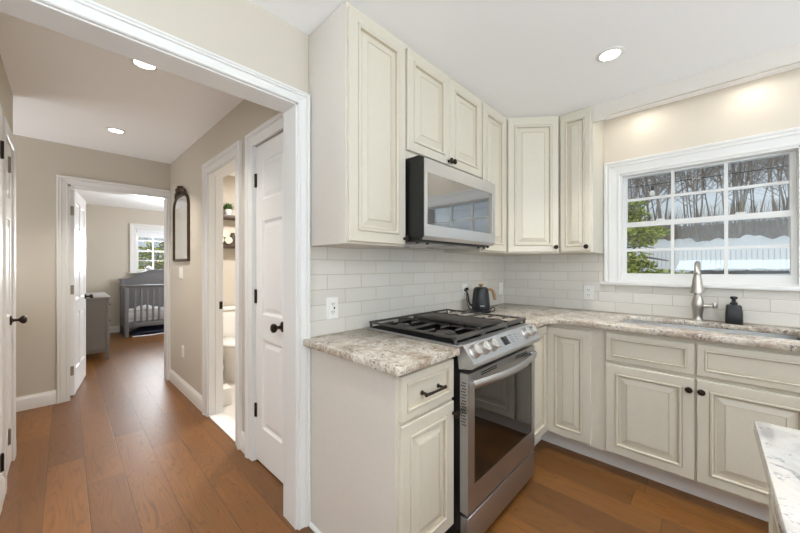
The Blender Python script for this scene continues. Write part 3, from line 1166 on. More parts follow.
# cooktop and grates
m = MB()
m.box(-.022, RW + .018, .030, .655, .9145, .922, bev=.003)
m.build('cooktop_rim', 'steel', R)
bx(-.006, RW + .002, .048, .642, .9215, .9235).build('cooktop_surface', 'cooktop', R)
for bxx, by, br in ((.115, .20, .048), (.115, .49, .036), (.365, .34, .055), (.615, .20, .050), (.615, .49, .032)):
    m = MB().lathe([(br + .012, 0), (br + .012, .006), (br, .010), (br, .018), (br - .006, .021), (.0004, .021)], (bxx, by, .9235), 24)
    m.build('burner', 'iron', R)
g0, g1 = -.012, RW + .008
gw = (g1 - g0) / 3
for i in range(3):
    a, b = g0 + i * gw + .002, g0 + (i + 1) * gw - .002
    y0, y1 = .052, .640
    zt, zb = .957, .946
    m = MB()
    bar = .012
    m.box(a, a + bar, y0, y1, zb, zt, bev=.003)
    m.box(b - bar, b, y0, y1, zb, zt, bev=.003)
    m.box(a, b, y0, y0 + bar + .012, zb - .008, zt, bev=.004)
    m.box(a, b, y1 - bar, y1, zb, zt, bev=.003)
    for q in (.115, .225, .46, .57):
        y = y0 + (y1 - y0) * (q / .69)
        if i == 1:
            m.box(a, b, y, y + .012, zb + .004, zt, bev=.003)
        else:
            c1 = a + (b - a) * .40
            c2 = a + (b - a) * .60
            m.box(a, c1, y, y + .010, zb + .002, zt, bev=.003)
            m.box(c2, b, y, y + .010, zb + .002, zt, bev=.003)
    m.box(a, b, (y0 + y1) / 2 - .006, (y0 + y1) / 2 + .008, zb, zt, bev=.003)
    for x in (a + .008, b - .008):
        for y in (y0 + .010, y1 - .010):
            m.cyl((x, y, .9225), (x, y, zb + .006), .008, .007, 8)
    m.build('grate', 'iron', R)
# griddle lying on the grates
g = thing('griddle_plate', 'long dark cast-iron griddle lying on the range grates', 'griddle', (.462, -.628, .957))
GW, GL = .175, .440
m = MB()
m.box(0, GW, 0, GL, .014, .026, bev=.004)
m.box(0, GW, -.004, .008, .012, .031, bev=.004)
m.box(0, GW, GL - .008, GL + .004, .012, .031, bev=.004)
m.box(-.004, .006, 0, GL, .012, .029, bev=.004)
m.box(GW - .006, GW + .004, 0, GL, .012, .029, bev=.004)
m.build('pan', 'iron2', g)
for x in (.02, GW - .02):
    for y in (.03, GL - .03):
        MB().cyl((x, y, 0), (x, y, .016), .010, seg=10).build('foot', 'iron', g)

# ------------------------------------------------------------------ microwave
mw = thing('microwave', 'stainless over-the-range microwave hung below the short cabinet', 'microwave', (.276, -.420, 1.404))
MWW, MWH = .722, .402
bx(0, MWW + .01, .030, .415, .004, MWH + .016, bev=.003).build('body', 'black', mw)
md = thing('microwave_door', None, None)
md.parent = mw
m = MB()
m.prism([(.002, .012), (.002, MWH - .004), (.010, MWH), (.032, MWH), (.032, .004), (.014, .002)], 0, MWW, 'x')
m.build('door_core', 'black', md, smooth=20)
wx0, wx1, wz0, wz1 = .024, MWW - .038, .072, .330
m = MB()
for a in ((0.002, wx0, .014, MWH - .004), (wx1, MWW - .001, .014, MWH - .004), (wx0, wx1, .014, wz0), (wx0, wx1, wz1, MWH - .004)):
    m.box(a[0], a[1], -.003, .003, a[2], a[3])
m.prism([(-.003, .016), (.012, -.004), (.016, -.002), (.003, .016)], .002, MWW - .001, 'x')
m.build('door_skin', 'steel_m', md, smooth=0)
bx(wx0, wx1, -.0015, .002, wz0, wz1).build('door_window', 'micglass', md, smooth=0)
m = MB()
m.box(.02, MWW - .02, .05, .39, -.012, .006)
m.build('vent_tray', 'steel_dark', mw, smooth=0)
m = MB()
for i in range(2):
    x = .08 + i * .31
    m.box(x, x + .25, .09, .30, -.018, -.011, bev=.002)
m.build('grease_filter', 'steel2', mw)
bx(.30, .42, .32, .37, -.016, -.011, bev=.002).build('cooktop_lamp', 'plastic_w', mw)
for x in (.02, .10, .62, MWW - .03):
    MB().cyl((x, .06, -.022), (x, .06, -.008), .008, seg=10).build('screw_cap', 'black', mw)

# ------------------------------------------------------------------ small things on the worktops
KX, KY = 1.292, -.150
k = thing('electric_kettle', 'matte black gooseneck kettle with an oak handle behind the range', 'kettle', (KX, KY, .914), math.radians(-52))
MB().lathe([(.078, 0), (.080, .004), (.080, .014), (.074, .020), (.0004, .020)], seg=32).build('power_base', 'kettle', k)
MB().lathe([(.066, .020), (.069, .024), (.069, .045), (.066, .09), (.061, .14), (.055, .175), (.052, .185), (.048, .188), (.0004, .188)], seg=36).build('body', 'kettle', k)
m = MB().lathe([(.047, .187), (.046, .192), (.02, .195), (.0004, .195)], seg=28)
lid = m.build('lid', 'kettle', k)
MB().lathe([(.009, .194), (.008, .200), (.017, .205), (.019, .211), (.015, .217), (.0004, .218)], seg=20).build('lid_knob', 'oak', lid)
MB().tube([(-.060, 0, .050), (-.082, 0, .055), (-.094, 0, .085), (-.098, 0, .125), (-.108, 0, .155), (-.130, 0, .172)], [.011, .009, .008, .007, .006, .005], 12, up=(0, 1, 0)).build('gooseneck_spout', 'kettle', k)
m = MB().tube([(.050, 0, .176), (.075, 0, .176), (.090, 0, .165), (.100, 0, .13), (.106, 0, .095)], [.008, .010, .012, .0125, .010], 12, up=(0, 1, 0))
m.build('handle', 'oak', k)
bx(-.016, .016, -.0705, -.066, .052, .056).build('printed_mark', 'mark', k)

cord = MB().tube([(1.300, -.020, 1.086), (1.282, -.036, 1.086), (1.262, -.042, 1.070), (1.252, -.045, 1.03), (1.250, -.055, .97), (1.252, -.08, .925), (1.255, -.10, .919), (1.265, -.12, .920)], .0035, 8)
cord.box(1.288, 1.312, -.030, -.0088, 1.075, 1.097, bev=.004)
tag(cord.build('power_cord', 'rubber'), 'black power cord and plug hanging from the outlet behind the kettle', 'cord')
cord = MB().tube([(1.365, -.170, .920), (1.395, -.165, .921), (1.412, -.175, .935), (1.418, -.19, .945), (1.410, -.205, .932), (1.385, -.215, .921), (1.35, -.21, .920)], .004, 8)
tag(cord.build('cord_loop', 'rubber'), 'small black loop of cord lying at the foot of the kettle', 'cord')


def plate(name, label, cat, loc, rz, kind_='outlet', w=.072, h=.115, group=None):
    t = thing(name, label, cat, loc, rz, group)
    m = MB()
    m.nest(-w / 2, w / 2, -h / 2, h / 2, [(0, 0), (0, -.003), (.003, -.006)])
    m.build('cover_plate', 'plastic_w', t, smooth=20)
    if kind_ in ('outlet', 'gfci'):
        for z in ((-.021, .021) if kind_ == 'outlet' else (0,)):
            m = MB()
            hh = .015 if kind_ == 'outlet' else .034
            m.box(-.017, .017, -.008, -.005, z - hh, z + hh, bev=.002)
            for c in ((z,) if kind_ == 'outlet' else (-.021, .021)):
                m.box(-.008, -.005, -.0086, -.006, c - .002, c + .008, mi=1)
                m.box(.005, .008, -.0086, -.006, c - .002, c + .008, mi=1)
                m.box(-.002, .002, -.0086, -.006, c - .010, c - .006, mi=1)
            if kind_ == 'gfci':
                m.box(.004, .012, -.0090, -.006, -.005, .006, mi=1)
            m.build('socket', ['plastic_w', 'slot'], t)
    else:
        bx(-.016, .016, -.010, -.005, -.032, .032, bev=.002).build('rocker', 'plastic_w', t)
    return t


plate('wall_outlet', 'white outlet on the tile above the short worktop left of the range', 'outlet', (.029, 0, 1.048), 0, 'gfci')
plate('wall_outlet', 'white outlet on the tile behind the kettle', 'outlet', (1.290, 0, 1.066), 0)
plate('wall_switch', 'white rocker switch on the tile near the room corner', 'light switch', (1.918, 0, 1.058), 0, 'switch')
plate('wall_outlet', 'white outlet on the tile below the cabinet beside the window', 'outlet', (XS, -.724, 1.057), -PI / 2)
plate('wall_switch', 'white rocker switch on the hall wall under the mirror', 'light switch', HW(2.47, 1.20), RZ_H, 'switch', w=.115)
plate('wall_outlet', 'white outlet low on the hall wall below the mirror', 'outlet', HW(2.40, .41), RZ_H)

# ------------------------------------------------------------------ island
t = thing('kitchen_island', 'cream island with a pale granite top at the corner of the photo', 'island', (-.75, -2.6, 0))
bx(0, .908, 0, 1.097, CT0, CT1, bev=.005).build('top', 'granite_isl', t)
m = MB()
m.box(.05, .848, .05, 1.072, .10, CT0 - .0005)
m.box(.09, .81, .09, 1.04, 0, .10)
m.build('body', 'cab', t, smooth=0)
# end panel towards the sink and long panel
o = cab_door(t, 'end_panel', .03, .990, .13, .862)
o.location = (.848, .05, 0)
o.rotation_euler = (0, 0, PI / 2)
o.scale = (1, .5, 1)
o = cab_door(t, 'back_panel', .03, .77, .13, .862)
o.location = (.848, 1.072, 0)
o.rotation_euler = (0, 0, PI)
o.scale = (1, .5, 1)


# ------------------------------------------------------------------ lamps
def downlight(label, x, y, power, color=SOFT, r=.047, z=H, group='recessed ceiling lights', spread=1.75):
    t = thing('recessed_light', label, 'ceiling light', (x, y, z), 0, group)
    MB().lathe([(r + .018, 0), (r + .018, -.003), (r + .002, -.007), (r, -.004), (r, 0)], seg=32).build('trim_ring', 'trim', t)
    MB().lathe([(.0004, -.003), (r, -.003), (r, -.0015), (.0004, -.0015)], seg=32).build('lens', 'lens', t)
    area('downlight_glow', (0, 0, -.012), (0, 0, 0), 2 * r, 2 * r, power, color, spread, 'DISK', t)
    return t


downlight('round recessed light in the kitchen ceiling above the range and sink', 1.10, -1.04, 5)
downlight('recessed ceiling light in the hall half hidden by the opening header', -.633, .873, 5.5, WARM)
downlight('recessed ceiling light deeper in the hall before the bedroom door', -.648, 2.178, 8.5, WARM)
for x, y in ((-.6, -1.3), (-.6, -3.2), (1.10, -3.0)):
    downlight('added unseen recessed light in the kitchen ceiling behind the viewpoint', x, y, 5)  # unseen lamps added to brighten the kitchen
for y, lb in ((-1.09, 'small recessed spot behind the valance near the cabinet'), (-1.62, 'small recessed spot behind the valance over the window middle')):
    downlight(lb, 1.865, y, 0.45, WARM, r=.035, group='spots behind the window valance', spread=PI)
# bathroom ceiling light, added out of view to brighten the room
t = thing('bathroom_fill_light', 'added unseen flush ceiling light that brightens the bathroom', 'ceiling light', (.72, 1.9, H))
MB().lathe([(.15, 0), (.15, -.02), (.14, -.025), (.14, 0)], seg=32).build('trim_ring', 'trim', t)
MB().lathe([(.0004, -.05), (.08, -.045), (.138, -.02), (.138, -.005)], seg=32).build('lens', 'lens', t)
area('bathroom_fill_glow', (0, 0, -.06), (0, 0, 0), .26, .26, 32, SOFT, PI, 'DISK', t)

# ------------------------------------------------------------------ hall mirror
MY, MW_, MZ0, MZS = 2.440, .53, 1.335, 1.83
t = thing('wall_mirror', 'tall arched mirror with an ornate bronze frame on the hall wall', 'mirror', HW(MY, 0, .002), RZ_H)


def arch(r_off, n=20):
    hw = MW_ / 2 + r_off
    pts = [(-hw, MZ0 - r_off), (hw, MZ0 - r_off)]
    for k in range(n + 1):
        a = PI * k / n
        ca, sa = math.cos(a), math.sin(a)
        pts.append((hw * math.copysign(abs(ca) ** .7, ca), MZS + (.15 + r_off) * abs(sa) ** .7))
    return pts


m = MB()
r0 = [(x, z) for x, z in arch(0.0)]
rings = []
for off, y in ((-.008, -.008), (-.004, -.016), (.006, -.022), (.014, -.018), (.018, -.008), (.018, 0), (-.008, 0)):
    rings.append(m.ring([(x, y, z) for x, z in arch(off)]))
rings.append(rings[0])
m.skin(rings, True, False)
m.build('frame', 'antique', t)
m = MB().prism(arch(-.010), -.010, -.002, 'y')
m.build('mirror_glass', 'mirror', t, smooth=0)
m = MB()
zt = MZS + .178
rr = random.Random(3)
m.lathe([(.0004, -.02), (.022, -.014), (.03, 0), (.022, .014), (.0004, .02)], (0, -.016, zt + .058), 12)
m.lathe([(.0004, -.03), (.035, -.02), (.045, 0), (.035, .02), (.0004, .03)], (0, -.016, zt + .025), 12)
for sgn in (-1, 1):
    for (cx_, cz_, R0, turns) in ((.055, zt + .012, .030, 1.6), (.105, zt + .004, .026, 1.5), (.150, zt - .006, .021, 1.4), (.035, zt + .042, .022, 1.3)):
        pts, rad = [], []
        for q in range(22):
            u = q / 21
            a = u * turns * 2 * PI
            r_ = R0 * (1 - .75 * u)
            pts.append((sgn * (cx_ + r_ * math.cos(a)), -.018, cz_ + r_ * math.sin(a)))
            rad.append(.011 * (1 - .4 * u))
        m.tube(pts, rad, 6, up=(0, 1, 0))
    m.tube([(sgn * .02, -.015, zt + .02), (sgn * .09, -.02, zt + .03), (sgn * .15, -.018, zt + .008), (sgn * .205, -.015, zt - .03)], [.016, .014, .012, .006], 8, up=(0, 1, 0))
m.build('crest', 'antique', t)

# ------------------------------------------------------------------ bathroom
T = thing('toilet', 'white toilet seen through the bathroom doorway', 'toilet', (.40, 2.905, .006))
m = MB()
rings = []
for (yc, ry, rx, z) in ((-.42, .20, .11, 0), (-.42, .20, .11, .02), (-.42, .19, .10, .10), (-.44, .20, .12, .22), (-.47, .23, .165, .33), (-.475, .245, .185, .385), (-.475, .245, .185, .395)):
    rings.append(m.ring([(rx * math.cos(2 * PI * k / 28), yc + ry * math.sin(2 * PI * k / 28), z) for k in range(28)]))
m.skin(rings)
m.box(-.10, .10, -.28, -.06, 0, .36, bev=.03)
m.build('bowl', 'porcelain', T, smooth=50)
m = MB()
m.box(-.215, .215, -.20, -.02, .36, .735, bev=.02)
tk = m.build('tank', 'porcelain', T)
bx(-.225, .225, -.215, -.012, .735, .775, bev=.012).build('tank_lid', 'porcelain', tk)
m = MB()
rings = []
for (e, z) in ((.0, .396), (.006, .402), (.006, .418), (0, .424), (-.02, .430)):
    rings.append(m.ring([((.187 + e) * math.cos(2 * PI * k / 28), -.472 + (.247 + e) * math.sin(2 * PI * k / 28), z) for k in range(28)]))
m.skin(rings)
m.build('seat_lid', 'porcelain', T, smooth=50)
for z, lb in ((1.850, 'upper dark wooden shelf over the toilet holding a small plant'), (1.495, 'lower dark wooden shelf over the toilet holding rolled towels')):
    tag(bx(.10, .75, 2.775, 2.929, z, z + .045, bev=.003).build('floating_shelf', 'shelf'), lb, 'shelf')
t = thing('potted_plant', 'small green plant in a white pot on the upper bathroom shelf', 'plant', (.450, 2.86, 1.895))
MB().lathe([(.03, 0), (.034, .01), (.04, .07), (.041, .075), (.036, .075), (.035, .065), (.0004, .065)], seg=20).build('pot', 'porcelain', t)
m = MB()
rr = random.Random(5)
for q in range(90):
    a = rr.uniform(0, 2 * PI)
    e = rr.uniform(.15, 1.35)
    L = rr.uniform(.05, .11)
    dvec = Vector((math.cos(a) * math.cos(e), math.sin(a) * math.cos(e), math.sin(e)))
    p0 = Vector((0, 0, .065)) + dvec * .01
    p1 = p0 + dvec * L
    sd = dvec.cross(Vector((0, 0, 1))).normalized() * .010
    up2 = sd.cross(dvec).normalized() * .003
    r_ = m.ring([p0, (p0 + p1) / 2 + sd, p1, (p0 + p1) / 2 - sd])
    m.bm.faces.new(r_)
m.build('leaves', 'plant', t, smooth=0, recalc=False)
for i, (x, z, lb) in enumerate(((.335, 1.540 + .045, 'left'), (.425, 1.540 + .045, 'right'), (.380, 1.540 + .122, 'top'))):
    m = MB()
    pts = []
    for s_ in (0, 1):
        pass
    m.lathe([(.0004, 0), (.018, .001), (.020, .003), (.036, .001), (.042, .004), (.0435, .012), (.0435, .158), (.042, .165), (.0004, .167)], (x, 2.92, z), 24, mtx=Matrix.Rotation(PI / 2, 4, 'X'))
    tag(m.build('rolled_towel', 'towel'), ('rolled cream towel on top of two others on the bathroom shelf' if i == 2 else 'rolled cream towel lying on the lower bathroom shelf board'), 'towel', 'rolled bathroom towels')
t = thing('amber_jar', 'dark glass jar beside the rolled towels on the bathroom shelf', 'jar', (.50, 2.85, 1.540))
MB().lathe([(.03, 0), (.034, .004), (.034, .10), (.028, .118), (.02, .122), (.0004, .122)], seg=20).build('jar_body', 'shelf', t)
MB().lathe([(.022, .121), (.022, .14), (.018, .143), (.0004, .143)], seg=20).build('lid', 'black', t)
tag(bx(.00, .115, 1.72, 1.86, .006, .165, bev=.012).build('waste_bin', 'plastic_w'), 'low white bin on the bathroom floor just inside the doorway', 'bin')

# ------------------------------------------------------------------ bedroom
t = thing('dresser', 'grey dresser standing behind the open bedroom door', 'dresser', (-.97, 4.505, 0))
DWd, DLn, DHt = .445, 1.15, .83
bx(.005, DWd, .01, DLn, .10, DHt, bev=.003).build('body', 'grey2', t)
bx(0, DWd + .015, -.006, DLn + .01, DHt, DHt + .024, bev=.004).build('top', 'greytop', t)
for x in (.008, DWd - .035):
    for y in (.005, DLn - .04):
        bx(x, x + .035, y, y + .035, 0, DHt - .001, bev=.002).build('leg', 'grey2', t)
m = MB()
m.box(.05, DWd - .04, .005, .012, .15, .80)
m.build('side_panel', 'grey2', t)
for i in range(3):
    z = .14 + i * .235
    dr = bx(DWd, DWd + .006, .06, DLn - .05, z, z + .215, bev=.003).build('drawer', 'grey2', t)
    MB().lathe(CKNOB, (DWd + .006, .35, z + .107), 12, mtx=Matrix.Rotation(PI / 2, 4, 'Y')).build('knob', 'bronze', dr)

CXl, CYf, CLn, CDp = -.212, 6.03, 1.40, .70
t = thing('baby_crib', 'grey wooden crib with a curved tall back under the bedroom window', 'crib', (CXl, CYf, 0))
m = MB()
top = []
for q in range(25):
    u = q / 24
    x = -.03 + (CLn + .06) * u
    uu = 1 - abs(2 * u - 1)
    s_ = min(1, max(0, (uu - .10) / .62))
    s_ = s_ * s_ * (3 - 2 * s_)
    top.append((x, 1.015 + .185 * s_))
poly = [(-.0, .20)] + [(0.0, 1.0)] + top + [(CLn, 1.0), (CLn, .20)]
hb = MB().prism([(0, .20), (CLn, .20)] + [(min(max(x, 0), CLn), z - .012) for x, z in reversed(top)], CDp - .03, CDp - .005, 'y')
hb.build('headboard', 'grey', t, smooth=30)
m = MB()
rings = []
for x, z in top:
    rings.append(m.ring([(x, CDp - .055, z - .018), (x, CDp + .005, z - .018), (x, CDp + .005, z + .012), (x, CDp - .055, z + .012)]))
m.skin(rings)
m.build('top_rail', 'grey', t, smooth=30)
for x in (-.01, CLn - .05):
    bx(x, x + .06, 0, .055, 0, .90, bev=.004).build('leg', 'grey', t)
    bx(x, x + .06, CDp - .06, CDp, 0, 1.02, bev=.004).build('leg', 'grey', t)
fr = bx(-.025, CLn + .025, -.012, .062, .895, .930, bev=.006).build('front_rail', 'grey', t)
bx(.05, CLn - .05, .008, .045, .17, .255, bev=.003).build('bottom_rail', 'grey', t)
bx(.05, CLn - .05, .010, .043, .855, .897).build('upper_rail', 'grey', t)
x = .125
while x < CLn - .08:
    bx(x, x + .032, .016, .036, .25, .86, bev=.003).build('slat', 'grey', t)
    x += .088
for xs_, nm in ((-.004, 'side'), (CLn - .024, 'side')):
    m = MB()
    m.box(xs_, xs_ + .028, .05, CDp - .05, .17, .25)
    m.box(xs_, xs_ + .028, .05, CDp - .05, .86, .92)
    y = .10
    while y < CDp - .08:
        m.box(xs_ + .006, xs_ + .022, y, y + .03, .24, .87)
        y += .085
    m.build('side_panel', 'grey', t, smooth=0)
m = MB()
m.box(.03, CLn - .03, .055, CDp - .04, .30, .44, bev=.03)
m.box(.03, CLn - .03, .055, CDp - .04, .27, .302)
m.build('mattress', 'linen', t)
m = MB()
g_ = []
for i in range(29):
    row = []
    for j in range(11):
        u, v = i / 28, j / 10
        h = .452 + .085 * math.sin(PI * u) ** .6 * math.sin(PI * v) ** .5 * (.55 + .45 * math.sin(9 * u + 4 * v) * math.cos(5 * v + 2)) + .006 * math.sin(31 * u + 11 * v)
        row.append(m.bm.verts.new((.07 + .50 * u, .09 + .40 * v, h)))
    g_.append(row)
for i in range(28):
    for j in range(10):
        m.bm.faces.new((g_[i][j], g_[i + 1][j], g_[i + 1][j + 1], g_[i][j + 1]))
o = m.build('crib_blanket', 'linen', loc=(CXl, CYf, 0), smooth=60)
sol = o.modifiers.new('thickness', 'SOLIDIFY')
sol.thickness = .010
sol.offset = 1
tag(o, 'crumpled white blanket lying in the crib', 'blanket')
m = MB().lathe([(.0004, -.5), (.55, -.42), (.9, -.1), (.95, .1), (.6, .42), (.0004, .5)], (.74, .20, .496), 16, mtx=Matrix.Diagonal((.13, .10, .10, 1)))
tag(m.build('printed_cushion', 'navy', loc=(CXl, CYf, 0)), 'small navy printed cushion lying in the crib', 'cushion')
m = MB()
nx, ny = 24, 8
grid = []
for i in range(nx + 1):
    row = []
    for j in range(ny + 1):
        u, v = i / nx, j / ny
        h = .012 + .13 * math.sin(PI * min(1, u * 1.1)) * (0.35 + .65 * v) + .014 * math.sin(13 * u + 5 * v)
        row.append(m.bm.verts.new((CXl + .10 + 1.15 * u, CYf + .02 + .5 * v, max(.003, h))))
    grid.append(row)
for i in range(nx):
    for j in range(ny):
        m.bm.faces.new((grid[i][j], grid[i + 1][j], grid[i + 1][j + 1], grid[i][j + 1]))
o = m.build('floor_blanket', 'navy', smooth=60)
sol = o.modifiers.new('thickness', 'SOLIDIFY')
sol.thickness = .012
sol.offset = 1
tag(o, 'dark navy folded blanket heaped on the floor below the crib', 'blanket')
tag(MB().tube([(CXl + .10, CYf - .01, .010), (CXl + .3, CYf - .05, .010), (CXl + .55, CYf - .02, .010), (CXl + .8, CYf - .05, .010), (CXl + 1.1, CYf - .03, .010)], .009, 8).build('fabric_tie', 'linen'), 'long white cloth tie on the bedroom floor in front of the crib', 'cloth tie')
m = MB().lathe([(.035, 0), (.036, .006), (.03, .012), (.02, .02), (.034, .045), (.042, .075), (.036, .105), (.018, .122), (.0004, .125)], (.235, BY - .022, BZ0), 20)
tag(m.build('night_light', 'plastic_w'), 'small rounded white device on the bedroom window stool', 'night light')

# ------------------------------------------------------------------ outdoors
rr = random.Random(21)


def terrain(name, mtl, xs_, ys_, hf, kind='structure'):
    m = MB()
    g = [[m.bm.verts.new((x, y, hf(x, y))) for y in ys_] for x in xs_]
    for i in range(len(xs_) - 1):
        for j in range(len(ys_) - 1):
            m.bm.faces.new((g[i][j], g[i + 1][j], g[i + 1][j + 1], g[i][j + 1]))
    o = m.build(name, mtl, smooth=80)
    if kind:
        o['kind'] = kind
    return o


def frange(a, b, n):
    return [a + (b - a) * i / n for i in range(n + 1)]


def interp(x, tab):
    for (a, za), (b, zb) in zip(tab, tab[1:]):
        if x <= b:
            u = max(0, (x - a) / (b - a))
            return za + (zb - za) * u
    return tab[-1][1]


GT = [(2.4, .70), (6, .95), (9, 1.10), (14, 1.10), (30, 1.06), (33, 1.5), (35, 2.7), (37, 3.5), (40, 3.75)]
terrain('ground', 'snow', frange(2.4, 40, 90), frange(-18, 16, 170), lambda x, y: interp(x, GT) + .05 * math.sin(x * 1.3) * math.cos(y * .9) + (.13 * (math.sin(y * 1.3) + .8 * math.sin(y * 3.1 + 1) + .7 * math.sin(y * 6.7 + x)) if x > 34.5 else 0))
terrain('hill', 'litter', frange(38.5, 78, 30), frange(-45, 40, 40), lambda x, y: 3.45 + (x - 38.5) * .13 + .25 * math.sin(x * .8 + y * .5))
terrain('mulch_bed', 'mulch', frange(8.2, 12.5, 16), frange(-9, -.3, 40), lambda x, y: .96 + .24 * max(0, math.sin(PI * (x - 8.2) / 4.3)) * min(1, max(0, (-.3 - y) * .9)) + .035 * math.sin(x * 7) * math.sin(y * 9))

fn = thing('picket_fence', 'white slatted privacy fence across the snowy yard', 'fence', (30, 0, 1.02))
m = MB()
y = -18.0
while y < 14:
    m.box(0, .04, y, y + .20, .08, 1.42)
    y += .24
m.build('pickets', 'vinyl', fn, smooth=0)
bx(.05, .06, -18, 14, .08, 1.42).build('gap_shade_sheet', 'gap_shade', fn, smooth=0)  # added grey sheet whose colour gives the picket gaps their shade
m = MB()
m.box(.03, .10, -18, 14, .06, .20)
m.box(.03, .10, -18, 14, 1.36, 1.50)
m.build('rails', 'vinyl', fn, smooth=0)
for i in range(13):
    bx(-.04, .10, -18 + i * 2.6, -17.86 + i * 2.6, -.1, 1.62, bev=.01).build('post', 'vinyl', fn)


def bare_tree(h, r, seed, spread=.5):
    q = random.Random(seed)
    m = MB()

    def limb(p, d, L, rad, lvl):
        n = 5 if lvl == 0 else 4
        pts, rs = [p], [rad]
        for i in range(n):
            d = (d + Vector((q.uniform(-1, 1), q.uniform(-1, 1), q.uniform(-.2, .6))) * (.10 if lvl == 0 else .22)).normalized()
            p = p + d * (L / n)
            pts.append(p.copy())
            rs.append(rad * (1 - .75 * (i + 1) / n) + .006)
        m.tube(pts, rs, 6 if lvl == 0 else 4 if lvl == 1 else 3, caps=False)
        if lvl < 3:
            k = (9, 6, 4)[lvl]
            for i in range(k):
                u = q.uniform(.22 if lvl == 0 else .25, 1.0)
                f = u * n
                a = int(min(n - 1, f))
                pp = pts[a].lerp(pts[a + 1], f - a)
                rb = (rs[a] + (rs[a + 1] - rs[a]) * (f - a)) * q.uniform(.4, .7)
                an = q.uniform(0, 2 * PI)
                dd_ = (Vector((math.cos(an), math.sin(an), 0)) * spread + d * q.uniform(.4, .9)).normalized()
                limb(pp, dd_, L * q.uniform(.3, .5), max(rb, .010), lvl + 1)
    limb(Vector((0, 0, -.3)), Vector((q.uniform(-.08, .08), q.uniform(-.08, .08), 1)).normalized(), h, r, 0)
    return m


protos = []
TREE_L = 'bare winter tree trunk in the woods beyond the fence'
for i in range(6):
    m = bare_tree((15, 17, 14, 18, 13, 16)[i], (.10, .16, .07, .12, .06, .09)[i], 100 + i, .75)
    o = m.build('bare_tree', 'bark' if i % 2 else 'bark2', smooth=80, recalc=False)
    tag(o, TREE_L, 'tree', 'bare trees in the woods')
    protos.append(o)
spots = []
for i in range(96):
    for tr in range(40):
        x = 39.5 + 30 * rr.random() ** 1.3
        y = rr.uniform(-.30, .24) * (x + 6) - 1.5
        if all((x - a) ** 2 + (y - b) ** 2 > 0.8 for a, b in spots):
            break
    spots.append((x, y))
for i, (x, y) in enumerate(spots):
    p = protos[i % 6]
    o = p if i < 6 else p.copy()
    if i >= 6:
        COL.objects.link(o)
    o.location = (x, y, 3.40 + (x - 38.5) * .13)
    o.rotation_euler = (0, 0, rr.uniform(0, 6.28))
    s_ = rr.uniform(.8, 1.15)
    o.scale = (s_, s_, s_)
m = MB()
for i in range(1300):
    x = rr.uniform(39, 62)
    y = rr.uniform(-.32, .26) * (x + 6) - 1.5
    z = 3.40 + (x - 38.5) * .13
    h = rr.uniform(1.0, 3.6)
    a, b = rr.uniform(-.5, .5), rr.uniform(-.5, .5)
    m.tube([(x, y, z), (x + a * .4, y + b * .4, z + h * .5), (x + a * 1.3, y + b * 1.3, z + h)], [.035, .022, .008], 3, caps=False)
o = m.build('undergrowth', 'bark2', smooth=0, recalc=False)
o['kind'] = 'stuff'
tag(o, 'thicket of thin bare stems along the edge of the woods', 'undergrowth')


def leafy(mb, c, rad, n, size, q, mis=1, flat=1.0):
    c = Vector(c)
    for i in range(n):
        while True:
            p = Vector((q.uniform(-1, 1), q.uniform(-1, 1), q.uniform(-1, 1)))
            if .25 < p.length < 1:
                break
        p = c + Vector((p.x * rad[0], p.y * rad[1], p.z * rad[2]))
        d = Vector((q.uniform(-1, 1), q.uniform(-1, 1), q.uniform(-.5, 1))).normalized()
        sd = d.cross(Vector((q.uniform(-1, 1), q.uniform(-1, 1), q.uniform(-1, 1)))).normalized()
        L, W = size * q.uniform(.6, 1.3), size * q.uniform(.18, .35)
        f = mb.bm.faces.new(mb.ring([p, p + d * L * .5 + sd * W, p + d * L, p + d * L * .5 - sd * W]))
        f.material_index = q.randrange(mis)


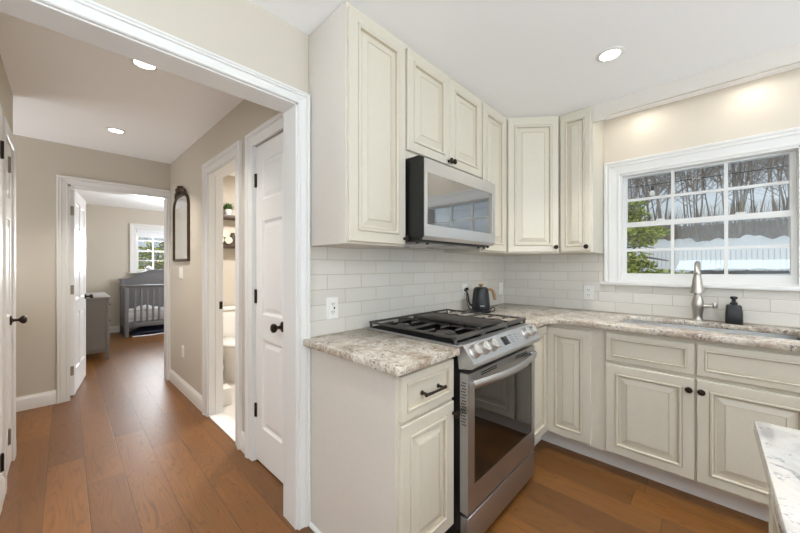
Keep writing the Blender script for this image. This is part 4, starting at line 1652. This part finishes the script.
t = thing('evergreen_tree', 'yellow-green evergreen bush outside the kitchen window', 'tree', (8.6, .15, .95))
m = MB()
q = random.Random(4)
for k in range(46):
    a = q.uniform(0, 2 * PI)
    z = q.uniform(.10, 1.9)
    rd = (1.35 - z * .55) * q.uniform(.35, 1.0)
    leafy(m, (rd * math.cos(a), rd * math.sin(a), z - .12 * rd), (.30, .30, .11), 130, .11, q, 2)
m.build('foliage', ['ever', 'ever2'], t, smooth=0, recalc=False)
m = MB().tube([(0, 0, -.1), (.02, 0, .9), (0, .03, 1.9)], [.07, .05, .015], 8)
for k in range(26):
    a = q.uniform(0, 2 * PI)
    z = q.uniform(.2, 1.7)
    r_ = 1.2 - z * .5
    m.tube([(0, 0, z), (r_ * .5 * math.cos(a), r_ * .5 * math.sin(a), z + .05), (r_ * math.cos(a), r_ * math.sin(a), z - .05)], [.02, .014, .006], 4)
m.build('trunk', 'bark2', t)

t = thing('string_light', 'hanging bulb on a cable strung outside the kitchen window', 'string light', (6.0, -.70, 0))
pts = []
for i in range(25):
    u = i / 24
    pts.append((0, 4.5 - 11 * u, 2.66 + .10 * (2 * u - 1) ** 2))
MB().tube(pts, .005, 6).build('cable', 'rubber', t)
MB().lathe([(.012, .02), (.022, .0), (.024, -.05), (.02, -.06)], (0, -.02, 2.62), 12).build('socket', 'rubber', t)
MB().lathe([(.018, 0), (.036, -.03), (.042, -.055), (.034, -.085), (.0004, -.1)], (0, -.02, 2.56), 14).build('bulb', 'bulb', t)

# behind the bedroom
terrain('field', 'snow', frange(-12, 14, 12), frange(7.2, 30, 12), lambda x, y: .35 + .01 * math.sin(x))
q = random.Random(9)
for i, (x, y, lb, mm) in enumerate(((-.60, 9.6, 'yellow-leaved tree outside the bedroom window', ['yleaf', 'gleaf']), (2.10, 10.2, 'grey-green tree to the side of the yellow one outside the bedroom', ['gleaf', 'ever2', 'yleaf']), (1.40, 14.5, 'far leafy tree behind the two nearer ones outside the bedroom', ['gleaf', 'ever', 'ever2']))):
    t = thing('leafy_tree', lb, 'tree', (x, y, .35))
    m = MB()
    for k in range(40):
        leafy(m, (q.uniform(-1.0, 1.0), q.uniform(-.7, .7), q.uniform(.3, 1.75)), (.34, .34, .26), 46, .15, q, len(mm))
    m.build('foliage', mm, t, smooth=0, recalc=False)
    bare_tree(2.1, .06, 50 + i, .8).build('trunk', 'bark', t, smooth=80, recalc=False)
